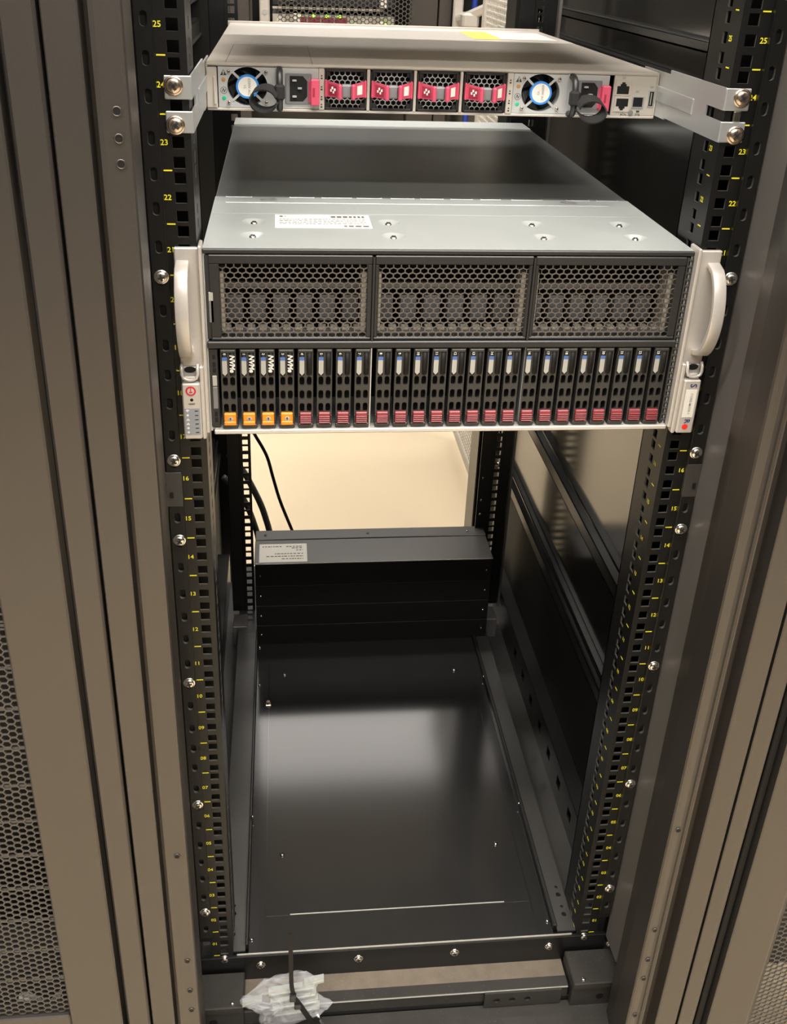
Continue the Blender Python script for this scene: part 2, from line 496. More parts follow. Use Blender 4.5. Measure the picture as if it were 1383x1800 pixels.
# flange strips with oval holes, screwed over the rails
def flange(side, z0, z1):
    hs = []
    base = 915.5
    for n in range(-12, 6):
        for d in (0, -28.4, -56.6):
            z = base + 88.9 * n + d
            if z0 + 9 < z < z1 - 9: hs.append((253.0 * side, z, stadium(6.0, 11.5), 5.2, 8.5))
    g = G()
    a, b = sorted((247.2 * side, 260.0 * side))
    g.plate(PF, a, b, z0, z1, hs, 3.2, wm=1)
    g2 = G(); g2.v = [(x, y - 6.2, z) for x, y, z in g.v]; g2.f = g.f; g2.mi = g.mi; g2.smooth = g.smooth
    i, j = sorted((246.4 * side, 247.4 * side)); g2.box(i, j, -5.8, -0.2, z0, z1, .3)
    put('rail_flange', g2, ['rail', 'holeedge'], CAB)
for sd in (-1, 1):
    flange(sd, 42, 664); flange(sd, 697, TOP)
    for z in (889.4, 712, 624, 446.5, 269.8, 90): inst('screw', SCREW, (252.4 * sd, -6.2, z), CAB, (0, 0.5 * z, 0))
    inst('screw', SCREW, (233 * sd, -0.2, -7), CAB)
# air baffles between rail and front post
BF = [(-70, TOP), (-70, 760), (-72, 650), (-66, 618), (-58, 560), (-55, 480), (-66, 400), (-75, 322), (-73, 285), (-62, 200), (-59, 156), (-72, 120), (-80, 96), (-63, 18), (-39, -6), (-2, -6)]
def baffle(side):
    g = G(); X = 262 * side
    cols = 7; n = len(BF)
    f1, f2 = [], []
    zs = [TOP - (TOP + 6) * i / 60 for i in range(61)]
    def yat(z):
        for (ya, za), (yb, zb) in zip(BF, BF[1:]):
            if zb <= z <= za: return ya + (yb - ya) * ((za - z) / (za - zb) if za > zb else 0)
        return -40
    vs = []
    for z in zs:
        ye = yat(z)
        for c in range(cols):
            t = c / (cols - 1)
            y = -2 + (ye + 2) * t
            bulge = side * (1.6 * math.sin(z * .017 + t * 2) * t + 1.2 * math.sin(z * .043) * t * t)
            vs.append((X + bulge - side * 1.0 * math.exp(-((z - 670) / 14) ** 2), y, z))
    fs = [(r * cols + c, r * cols + c + 1, (r + 1) * cols + c + 1, (r + 1) * cols + c) for r in range(60) for c in range(cols - 1)]
    g.sm = True; g.add(vs, fs)
    g.sm = False
    put('air_baffle', g, 'baffle', CAB, recalc=False)
    i, j = sorted((246.6 * side, 262 * side)); put('baffle_backing', G().box(i, j, -2.0, -0.4, 30, TOP), 'black', CAB)
    g = G(); i, j = sorted((246.8 * side, 261.5 * side)); g.box(i, j, -6.6, -2.2, 662, 699, .3)       # lap joint of the two baffle sheets
    i, j = sorted((255 * side, 258.5 * side)); g.m = 1; g.box(i, j, -7.6, -7.3, 672, 678); g.m = 0
    put('baffle_lap', g, ['lap', 'black'], CAB)
    g = G(); i, j = sorted((255.5 * side, 262 * side)); 
    put('baffle_edge_strip', G().box(256 * side, 257.5 * side, -110, -84, FZ, TOP), 'rail', CAB)
baffle(-1); baffle(1)

# rear rails and posts
def rear_rail(xc, fl0, fl1, y):
    g = G()
    a, b = xc - 9.5, xc + 9.5
    g.plate(PF, a, b, 0, TOP, unit_holes(xc, 6.5), 2)
    g.v = [(p[0], p[1] + y, p[2]) for p in g.v]
    g.box(fl0, fl1, y - 1, y + 30, 0, TOP, 1)
    return put('mounting_rail', g, 'rail', CAB)
rear_rail(-219.5, -252, -229, 712)
rr = rear_rail(234, 243.5, 262, 712)
put('rail_flange', G().box(203, 225, 712, 714, 20, TOP), 'rail', CAB)
for z in (283, 236, 206): inst('screw', SCREW_SMALL, (210, 711.5, z), CAB, scale=(1.3, 1, 1.3))
inst('screw', SCREW_SMALL, (236, 711, 311), CAB, scale=(2.2, 2, 2.2))
g = G()
for k in range(60): g.box(262.2, 263.2, 706, 711, 60 + k * 15, 66 + k * 15)
g.box(258, 262.4, 700, 712, 0, TOP, .5)
put('rail_edge_strip', g, 'baffle', CAB)
for sd in (-1, 1):
    put('rear_post', G().box(258 * sd, 300 * sd, 985, 1065, FZ, TOP, 2), 'beam', CAB)
# side panels and the beams along them
for sd in (-1, 1):
    put('side_panel', G().box(300 * sd, 303 * sd, -60, 985, FZ, TOP), 'panel', CAB)
def beam(side, z0, z1, y0=30, y1=990, xin=268, xout=299, lip=True):
    g = G(); a, b = sorted((xin * side, xout * side))
    g.box(a, b, y0, y1, z1 - 2, z1, .6)
    i, j = sorted((xin * side, (xin + 2) * side)); g.box(i, j, y0, y1, z0, z1, .6)
    if lip: g.box(i, j + 4 if side < 0 else j, y0, y1, z0, z0 + 3, .6)
    put('side_beam', g, 'beam', CAB)
for sd in (-1, 1):
    beam(sd, 374, 397, xin=286); beam(sd, 196, 217, xin=286); beam(sd, 228, 235, xin=290); beam(sd, 1004, 1031, xin=286)
    beam(sd, 1060, 1072, xin=288)
    put('lower_side_panel', G().box(288 * sd, 291 * sd, 30, 985, -40, 196), 'black', CAB)
    # lower side wall with cut-outs
    g = G()
    hs = []
    for i in range(9): hs.append((70 + i * 62, -4, square(9), 14, 12))
    P = (lambda u, v, w, sd=sd: (sd * (265 + w), u, v))
    g.plate(P, 15, 865, -41, 28, hs, 2)
    i, j = sorted((265 * sd, 299 * sd)); g.box(i, j, 15, 865, 26, 28.5, .6)
    put('lower_side_wall', g, 'beam', CAB)
# base plate with its side sills
g = G()
g.box(-203, 192, 0, 640, -3, 0, .4)
put('base_plate', g, 'base', CAB)
put('plate_front_edge', G().box(-217.5, 216, -1.4, 0.4, -2.2, 0.5, .4), 'edge', CAB)
put('plate_seam', G().box(-150, 137, 51.2, 52.6, -0.2, 0.9, .3), 'edge', CAB)
for a in ((-182, -181, 26, 640), (172, 173, 26, 640), (-182, -150, 51, 52), (137, 173, 51, 52)):
    put('plate_fold', G().box(*a, -0.2, 0.25), 'panel', CAB)
for sd, a, b in ((-1, -203, -207), (1, 192, 198)):
    put('plate_side_ridge', G().box(a, b, 8, 645, -4, 7, 1), 'beam', CAB)
hl = [(-223.5, y, circ(3.4 if i % 2 == 0 else 2.2, 8), 7, 5) for i, y in enumerate((28, 40, 58, 70))]
g = G(); g.plate(PT, -240, -207, 4, 860, hl, -2); put('base_sill', g, 'tray', CAB)
hl = [(213, y, circ(3.4 if i % 2 == 0 else 2.2, 8), 7, 5) for i, y in enumerate((28, 40, 58, 70))]
g = G(); g.plate(PT, 198, 222, 4, 860, hl, -2); put('base_sill', g, 'tray', CAB)
put('base_tray', G().box(-298, 298, 2, 865, -44, -41), 'tray', CAB)
for x, y in ((-160, 146.8), (144, 145.7), (-155.2, 523.7), (144.2, 519.6)):
    inst('screw', SCREW_SMALL, (x, y, 0), CAB, (R(-90), 0, 0), (1.6, 1.2, 1.6))
for x, y in ((191.5, 210), (-203, 210), (188, 18.8), (-199.5, 18.9), (-199.5, 600), (-198, 499.6), (191.5, 493)):
    inst('screw', SCREW_SMALL, (x, y, 7 if x < -200 or x > 191 else 0), CAB, (R(-90), 0, 0), (1.3, 1.2, 1.3))
g = G(); g.box(-187, -178, 447, 455, 0, 2, .5); g.cyl(PT, -182.5, 451, 3, 2, 7, 8); put('earth_stud', g, 'bronze', CAB)
for sd in (-1, 1):
    x0, x1 = sorted((224 * sd, 250 * sd))
    put('rear_foot', G().box(x0, x1, 660, 700, -41, 2, 1), 'baffle', CAB)
# front skirt of the base
put('front_skirt', G().box(-262, 262, -3, 1.5, -48, -2.4, .6), 'rail', CAB)
for x in (-187.9, -63.2, 61.8, 187.3): inst('screw', SCREW, (x, -3, -18.5), CAB, scale=(.95, 1, .95))
put('base_ledge', G().box(-208, 206, -27, -2, -50, -46, .5), 'ledge', CAB)
g = G(); g.box(-208, 206, -42, -27, -64, -43.5, 1.0); put('base_front_lip', g, 'dusty', CAB)
put('base_front_beam', G().box(-262, 262, -41, -5, -76, -64, 1.0), 'rail', CAB)
put('base_edge_highlight', G().box(-120, 205, -43, -41.6, -45.4, -43.8, .3), 'edge', CAB)  # highlight on the lip edge, painted as a pale strip
put('base_lower_beam', G().box(-262, 262, -110, -41, -86, -72, 1.0), 'dusty', CAB)
g = G(); g.box(-210, -120, -46, -42.3, -70, -46, 1); put('base_bracket', g, 'dusty', CAB)
hs = [(x, -58, circ(4.2, 16), 9, 8) for x in (112, 132, 152)]
g = G(); g.plate(PF, 96, 196, -70, -44, hs, 3); g.v = [(x, y - 46, z) for x, y, z in g.v]; put('base_bracket', g, 'dusty', CAB)
for sd in (-1, 1):
    x0, x1 = sorted((208 * sd, 272 * sd))
    g = G(); g.box(x0, x1, -52, -5, -38, -27, 1.4); g.box(x0, x1, -50, -5, -75, -38, 1.0)
    g.m = 1; g.cyl(PF, 246 * sd, -56, 5.0, -50.4, -50.1, 16)
    put('corner_block', g, ['dusty', 'black'], CAB)
    inst('screw', SCREW_SMALL, (222 * sd, -46, -27), CAB, (R(-90), 0, 0), (1.4, 1, 1.4))
    inst('screw', SCREW, (266 * sd, -9, -12), CAB, scale=(.8, 1, .8))
# strut seen through the torn baffle, right
g = G(); g.box(270, 296, -55, 120, 150, 176, 1.5); put('side_strut', g, 'dusty', CAB)
inst('screw', SCREW, (272, -56, 150), CAB, scale=(.8, 1, .8))
inst('screw', SCREW, (266, -60, 90), CAB, scale=(.6, 1, .6))
# opened rear door
g = G()
P = (lambda u, v, w: (342 + w, u, v))
g.hexmesh(P, 1110, 1680, -90, 1280, 9, 5.5, 1.5, sv=1.0)
d = put('rear_door', g, 'doorgrey', CAB, label='open grey perforated rear door')
g = G(); g.box(338, 352, 1680, 1712, -118, TOP, 2); g.box(338, 352, 1110, 1680, -118, -88, 2)
put('door_frame', g, 'doorgrey', d)
put('hinge_stile', G().box(338, 352, 1070, 1110, -118, TOP, 2), 'beam', d)
put('door_plate', G().box(334, 340, 1450, 1500, 955, 1000, 1), 'tag', d)

# ------------------------------------------------------------------ 4U server
SV = thing('storage_server', 'wide four unit server with silver ears, three honeycomb grilles and drive row', 'server', (0, 0, 738))
ZT = 912.8
g = G()
g.box(-217.6, -215.6, 1, 694, 739, ZT - 2); g.box(215.6, 217.6, 1, 694, 739, ZT - 2)
g.box(-215.6, 215.6, 4, 694, 739, 741)
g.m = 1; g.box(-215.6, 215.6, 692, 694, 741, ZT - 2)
g.m = 2
g.box(-215.6, 215.6, 70, 72, 741, 910); g.box(-215.6, 215.6, 3, 70, 822, 825)
put('chassis', g, ['galv', 'galvshade', 'black'], SV)
g = G()
dim = [(x, y, circ(11.5), 16, 16) for y in (44, 92) for x in (-176, -49, 90.5, 177.5)]
g.plate(PT, -217.6, 217.6, 1.5, 191, dim, -1.6)
g.v = [(x, y, z + ZT) for x, y, z in g.v]
g.sm = True
for x, y, *_ in dim: g.lathe(PT, x, y, [(11.5, ZT), (10, ZT - .5), (5, ZT - 3.2), (4, ZT - 3.4)], 16)
put('top_cover', g, 'galv', SV)
for x, y, *_ in dim: inst('screw', SCREW_SMALL, (x, y, ZT - 3.4), SV, (R(-90), 0, 0), (1.7, 1.2, 1.7))
put('front_lip', G().box(-217.6, 217.6, -1.2, 3, 908.2, ZT - .3, .8), 'plastic', SV)
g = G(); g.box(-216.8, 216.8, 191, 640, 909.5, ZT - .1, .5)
put('rear_cover', g, 'galvshade', SV)
put('rear_rim', G().box(-217.4, 217.4, 640, 695, 910, ZT + .6, .6), 'galv', SV)
g = G(); g.box(-206, 190, 165, 166, ZT - .2, ZT + .5, .2); g.box(-216.5, 216.5, 122, 122.8, ZT - .2, ZT + .25)
put('cover_fold', g, 'zinc', SV)
for a, b in ((-207, -180), (-142, -116), (-109, -77), (-45.7 - 27, -45.7), (-37, -12), (-6, 19), (26, 50), (58, 80), (102 - 11, 125), (150, 176), (183, 207)):
    g = G(); g.box(a, b, 188.6, 191.6, ZT - .3, ZT + .5, .3); g.m = 1; g.box(a + 1.5, b - 1.5, 189.5, 190.9, ZT + .4, ZT + .65)
    put('cover_slot', g, ['zinc', 'black'], SV)
for x in (-163, 150):
    g = G(); g.lathe(PT, x, 178, [(9, ZT), (8, ZT + .5), (5, ZT + .6), (3.5, ZT + .1)], 16); put('cover_latch', g, 'zinc', SV)
lb = put('label_sticker', G().box(-156.3, -66, 69, 117.5, ZT, ZT + .3, .12), 'white', SV)
g = G(); rr_ = random.Random(7)
g.box(-152, -149, 108, 113, ZT + .3, ZT + .4); g.box(-147, -146, 109, 112, ZT + .3, ZT + .4)
for row, y in enumerate((100, 94.5, 89, 83.5)):
    x = -152
    while x < -71:
        w = rr_.uniform(1.0, 4.0); g.box(x, min(x + w, -70), y - .9, y + .9, ZT + .3, ZT + .4); x += w + rr_.uniform(.6, 2.0)
x = -103
while x < -72:
    w = rr_.uniform(2.0, 4.5); g.box(x, x + w, 106, 113, ZT + .3, ZT + .4); x += w + 1.4
x = -92
while x < -72:
    w = rr_.uniform(2, 6); g.box(x, x + w, 73, 78, ZT + .3, ZT + .4); x += w + 1.6
put('label_print', g, 'labelprint', lb)

# honeycomb grilles
for x0, x1, a, b in ((-213, -71.2, -204, -76), (-69.2, 71.5, -65.5, 68), (73.5, 211.5, 77, 204.5)):
    gf = G()
    gf.box(x0, x1, -1.5, 10, 899.5, 907.5, .8); gf.box(x0, x1, -1, 10, 829, 832, .8)
    gf.box(x0, a, -1, 10, 832, 899.5, .8); gf.box(b, x1, -1, 10, 832, 899.5, .8)
    fg = put('fan_grille', gf, 'plastic', SV)
    gh = G(); gh.hexmesh(PF, a - 1, b + .5, 831, 900, 3.93, 1.15, 1.2, sv=0.775)
    put('honeycomb', gh, 'grille', fg)
    # things behind the honeycomb: baffle edge, card ends
    gi = G(); gi.box(a, b, 12, 20, 831, 833)
    n = 6; w = (b - a) / n
    for i in range(n):
        xx = a + i * w
        gi.box(xx + w * .12, xx + w * .80, 40, 60, 833, 858, .5)
    put('card_ends', gi, 'grey', fg)
    gi = G()
    for i in range(n * 2): gi.box(a + i * w / 2 + 1, a + i * w / 2 + w * .36, 14, 22, 832, 836.5, .4)
    gi.box(a - 1, a + 3, 8, 26, 834, 890); gi.box(b - 4, b, 8, 26, 834, 890)
    put('card_brackets', gi, 'nickel', fg)
    gi = G(); gi.box(a, b, 30, 34, 868, 874, .5); put('card_rail', gi, 'grey', fg)
put('middle_bar', G().box(-217, 214, -3, 6, 821.8, 828.6, 1.0), 'plastic', SV)
put('bottom_lip', G().box(-214, 218, -5, 8, 737.6, 742, .8), 'silver', SV)
for x in (-70.2, 72.5): put('bay_divider', G().box(x - .5, x + .5, -1, 20, 742, 821.5), 'zinc', SV)
for x in (-70.2, 72.5): put('grille_divider', G().box(x - .9, x + .9, -2.4, 8, 829, 906), 'plastic', SV)
g = G()                                                                     # ladder strips beside ears
g.box(-216.5, -207.5, 0, 6, 830, 907, .6)
for z0, z1 in ((892, 901), (886, 891), (880, 885), (838, 843), (832, 837)):
    g.m = 1; g.box(-213.2, -210, -.15, .4, z0, z1)
g.m = 2; g.box(-214.2, -209.8, -1.0, 1, 846, 870, .5); g.m = 3; g.box(-214, -210, -1.1, 1, 866, 874, .3)
g.m = 0; g.box(-216.5, -208.5, 0, 6, 743, 821, .6)
for z0, z1 in ((811, 815), (803, 808), (798, 802), (754, 759), (748, 753)):
    g.m = 1; g.box(-213.4, -210.6, -.15, .4, z0, z1)
g.m = 2; g.box(-214.2, -209.8, -1.0, 1, 762, 784, .5); g.m = 3; g.box(-214, -210, -1.1, 1, 785, 795, .3)
put('side_strip', g, ['plastic', 'black', 'grey', 'tag'], SV)
g = G(); g.box(212, 213.6, -1, 6, 742, 907, .3); g.box(217, 218.8, -1, 6, 742, 907, .3)
for i in range(27): g.box(213, 218, -1, 3, 745 + i * 6.1, 747 + i * 6.1, .3)
g.m = 1; g.box(213, 218, 4, 6, 742, 907)
put('side_strip', g, ['carrier', 'black'], SV)

# ears
def ear(side):
    s = side
    def bx(g, x0, x1, *a): i, j = sorted((x0 * s, x1 * s)); g.box(i, j, *a); return g
    g = G(); bx(g, 219.5, 241.2, -5, 0, 806, 914.5, .9); bx(g, 224, 241.2, -5, 0, 735, 806, .9)
    bx(g, 217.8, 221.0, -9, 12, 741, 917, .9)
    bx(g, 221, 224.5, -11, -2, 736, 808, .9)
    e = put('rack_ear', g, 'silver', SV)
    # bowed handle
    g = G(); g.sm = True
    path = []
    for i in range(25):
        t = i / 24
        z = 818 + (902 - 818) * t
        prof = min(1, (math.sin(math.pi * min(max(t, 0.0), 1))) ** .42 if 0 < t < 1 else 0)
        path.append((234.4 * s, -5 - 27 * prof, z))
    g.ribbon(path, (1, 0, 0), 11.5, 5.0)
    g.sm = False
    o = put('handle', g, 'silver', e)
    bv = o.modifiers.new('bevel', 'BEVEL'); bv.width = 0.0009; bv.segments = 2; bv.limit_method = 'ANGLE'
    # thumb recess and screw opening below the handle
    g = G(); g.sm = True
    g.tube([(233 * s + dx, -6 + dy, zz_) for dx, dy, zz_ in ((-6.9, -1, 809), (-7, -4, 806), (-7, -5, 801), (-5.8, -5.5, 797.5), (-3, -5.8, 796), (0, -6, 795.6), (3, -5.8, 796), (5.8, -5.5, 797.5), (7, -5, 801), (7, -4, 806), (6.9, -1, 809))], 1.5, 10)
    g.sm = False; g.box(227 * s, 239 * s, -8.5, -5, 793.5, 797.5, 1.2)
    put('screw_cup', g, 'silver', e)
    pts = [(233 * s + (5.2 * math.cos(a)), 803.5 + 3.0 * math.sin(a)) for a in [2 * math.pi * k / 16 for k in range(16)]]
    put('screw_opening', G().prism(pts, PF, -6.2, -5.9), 'black', e)
    # lower module
    g = G(); bx(g, 224.5, 240.5, -14, -4, 737.5, 793, 1.2)
    m = put('control_module' if s < 0 else 'name_module', g, 'silver', e)
    return e
EL = ear(-1); ER = ear(1)
Yp = -14
def disc(name, x, z, r, y, m, p, h=.4, n=20): return put(name, G().cyl(PF, x, z, r, y - h, y, n), m, p)
disc('power_button', -232.6, 786, 4.6, Yp, 'button', EL)
disc('power_ring', -232.6, 786, 3.1, Yp - .4, 'silver', EL, .15)
put('power_symbol', G().box(-233, -232.2, Yp - .8, Yp - .5, 785.5, 789.2).box(-234, -231.2, Yp - .8, Yp - .5, 784.4, 785.6, .1), 'button', EL)
disc('reset_hole', -232.2, 777.3, 1.5, Yp, 'black', EL, .2, 12)
inst('reset_text', textmesh('RESET', 2.2, 'print', .04), (-232.2, Yp - .1, 773.2), EL, FRONT)
put('icon_panel', G().box(-239, -225.6, Yp - .3, Yp, 742.5, 769, .1), 'greyblue', EL)
for i in range(6):
    z = 766.5 - i * 4.3
    g = G()
    if i in (2, 3): g.prism([(-238.2, z - 1), (-234.8, z - 1), (-236.5, z + 1.4)], PF, Yp - .5, Yp - .3)
    elif i == 0: g.prism([(-238.2, z + .8), (-236.5, z - 1.2), (-234.8, z + .8), (-236.5, z + 1.6)], PF, Yp - .5, Yp - .3)
    else: g.cyl(PF, -236.5, z, 1.1, Yp - .5, Yp - .3, 10)
    put('icon', g, 'white', EL)
    put('status_light', G().box(-230, -227, Yp - .5, Yp - .3, z - .5, z + .3), 'print', EL)
# name side
inst('name_text', textmesh('S', 9.0, 'navy', .12), (233.2, Yp - .15, 787.5), ER, FRONTDOWN)
inst('name_text', textmesh('R', 7.6, 'navy', .12), (233.2, Yp - .15, 750.5), ER, FRONTDOWN)
inst('name_text', textmesh('E', 7.6, 'navy', .12), (233.2, Yp - .15, 755.5), ER, FRONTDOWN)
disc('red_dot', 232.2, 744.6, 2.9, Yp, 'red', ER, .2)
st = put('name_sticker', G().box(227.2, 237.8, Yp - .35, Yp, 754.5, 783.5, .1), 'white', ER)
inst('sticker_text', textmesh('CORE-MAS4-1', 3.6, 'greyprint', .02), (233, Yp - .5, 769), st, FRONTDOWN)

# drive carriers
def carrier_meshes():
    out = {}
    z0, z1 = -37.5, 41.0            # around centre z = 780
    g = G()
    hs = []
    for zz in (9.5, -4.2, -17.2):
        for xx in (-3.3, 3.3): hs.append((xx, zz, stadium(4.6, 9.2), 3.1, 5.6))
    g.plate(PF, -6.9, 6.9, -24.5, 41, hs, 3)
    g.box(-6.9, -5.9, 3, 9, z0, z1); g.box(5.9, 6.9, 3, 9, z0, z1)
    g.m = 1; g.box(-5.8, 5.8, 6.5, 8.5, z0, z1); g.m = 0
    g.box(-7.2, 7.2, -1.2, 6, z0, -33, .8); g.box(-7.0, 7.0, -1.0, 9, 37.4, z1, .9)
    g.box(-6.9, -5.7, -1.0, 3, -33, -24.5, .3); g.box(5.7, 6.9, -1.0, 3, -33, -24.5, .3)
    for sx in (-3.3, 3.3):
        g.sm = True
        g.m = 2
        pts = [(sx + a * 1.12, 27.2 + b * 1.03) for a, b in stadium(4.8, 24)]
        g.prism(pts, PF, -.35, 0); g.m = 1; g.prism([(sx + a, 27.2 + b) for a, b in stadium(4.6, 23)], PF, -.5, -.3)
        g.sm = False
    out['carrier'] = g.mesh('drive_carrier', ['carrier', 'black', 'plastic'])
    g = G(); g.prism([(-5.5, 32.5), (-1.1, 32.5), (-1.1, 18), (-3.3, 15.6), (-5.5, 18)], PF, -1.0, -.4); g.m = 1
    g.box(-5.5, -1.1, -1.06, -.9, 30.3, 33.6)
    out['tag'] = g.mesh('tag', ['tag', 'bluetag'])
    g = G(); g.box(-5.5, 5.5, -3.2, 1, -29.5, -21.5, .8); g.box(-5.5, 5.5, -4.4, 1, -33.0, -29.0, .7)
    out['latch_o'] = g.mesh('latch', ['orange'])
    g = G(); g.box(-5.4, 5.4, -2.6, 1, -32.8, -21.5, .7)
    for i in range(4): g.box(-5.2, 5.2, -3.8, -2.2, -31.9 + i * 1.95, -30.7 + i * 1.95, .35)
    out['latch_m'] = g.mesh('latch', ['maroon'])
    g = G(); g.sm = True; g.lathe(PF, 0.2, -27, [(2.4, -3.2), (2.4, -3.35), (1.8, -3.4)], 14); g.sm = False
    g.m = 1; g.prism([(-.3, -25.3), (.9, -25.3), (.5, -26.6), (1.1, -26.6), (-.1, -28.8), (.1, -27.3), (-.5, -27.3)], PF, -3.6, -3.4)
    out['symbol'] = g.mesh('latch_symbol', ['tag', 'print'])
    return out
CM = carrier_meshes()
CX = [-199.2 + 17.32 * i for i in range(8)] + [-58.4 + 17.08 * i for i in range(8)] + [79.2 + 17.55 * i for i in range(8)]
for i, x in enumerate(CX):
    L = (x, -1.5, 780)
    c = inst('drive_carrier', CM['carrier'], L, SV)
    inst('number', textmesh(str(i), 3.4, 'white', .05), (x - 3.3, -2.2, 816.6), c, FRONTDOWN)
    inst('tag', CM['tag'], L, c)
    if i < 4:
        inst('latch', CM['latch_o'], L, c, label='orange latch'); inst('latch_symbol', CM['symbol'], L, c)
        inst('protocol_text', textmesh('NVMe', 6.4, 'white', .22, shear=.2), (x + 3.3, -2.2, 807.3), c, FRONTDOWN)
    else:
        inst('latch', CM['latch_m'], L, c, label='maroon ribbed latch')

# ------------------------------------------------------------------ 1U switch
SW = thing('network_switch', 'pale one unit switch with four red fan clips, hung above the server', 'switch', (0, 155, 1004))
YF = 155.0; Z0, Z1 = 1004.0, 1046.4
g = G()
g.box(-219, 219, YF + 2, 657, Z0, Z0 + 1.5); g.box(-219, -217.5, YF, 657, Z0, Z1 - 1); g.box(217.5, 219, YF, 657, Z0, Z1 - 1)
g.box(-219, 219, 655, 657, Z0, Z1 - 1); g.box(-219, 219, YF - .5, YF + 8, Z0 - .8, Z0 + 1.6, .5)
g.m = 1; g.box(-217, 217, YF + 34, YF + 36, Z0 + 1, Z1 - 2)
put('chassis', g, ['nickel', 'black'], SW)
g = G(); g.box(-219.2, 219.2, YF + 6, 467, Z1 - 1.4, Z1, .5); put('top_cover', g, 'nickel', SW)
g = G(); g.box(-219.2, 219.2, YF - .8, YF + 6.2, Z1 - 3.2, Z1 - .1, 1.2); put('front_lip', g, 'nickel', SW)
g = G(); g.box(-219.2, 219.2, 467.4, 657, Z1 - 1.4, Z1 + .2, .5); put('top_cover_lit_zone', g, 'silver', SW)  # rear of the top, painted paler where light reaches it
put('rear_edge', G().box(-222, 220, 655, 658.5, Z1 - 4, Z1 + 3, .5), 'silver', SW)
g = G(); g.box(-201, -200.3, YF + 2, 337, Z1 - .05, Z1 + .15); g.box(-120, -119.3, YF, 337, Z1 - .05, Z1 + .15); g.box(-200, -119, 336.5, 337.2, Z1 - .05, Z1 + .15)
put('cover_seam', g, 'grey', SW)
put('cover_seam', G().add([(169, 160, Z1 + .1), (170, 160, Z1 + .1), (217, 470, Z1 + .1), (216, 470, Z1 + .1)], [(0, 1, 2, 3)]), 'silver', SW)
put('yellow_sticker', G().box(96, 132, 492, 612, Z1 + .2, Z1 + .5, .1), 'ysticker', SW)
put('pale_sticker', G().box(134, 205, 500, 610, Z1 + .2, Z1 + .45, .1), 'white', SW)
put('side_tab', G().box(-219, -209, YF - 2, YF + 10, Z0 + 1.5, Z1 - 4, .8).box(-212.6, -210.4, YF - 4, YF, Z0 + 5, Z1 - 12, .8), 'nickel', SW)
for x0, x1 in ((-113.6, -108), (-67.6, -64.6), (-22.6, -19.8), (22.3, 25.1), (68.4, 74.4)):
    put('front_divider', G().box(x0, x1, YF - 1.4, YF + 8, Z0 + 1.6, Z1 - 3.4, .5), 'nickel', SW)
for x in (-110.8, 71.4):
    g = G()
    for z in (1036, 1026, 1017, 1010): g.prism([(x - 1, z), (x + 1, z), (x, z + 1.8)], PF, YF - 1.55, YF - 1.35); g.box(x - .9, x + .9, YF - 1.55, YF - 1.35, z - 2.4, z - 1)
    put('divider_print', g, 'print', SW)

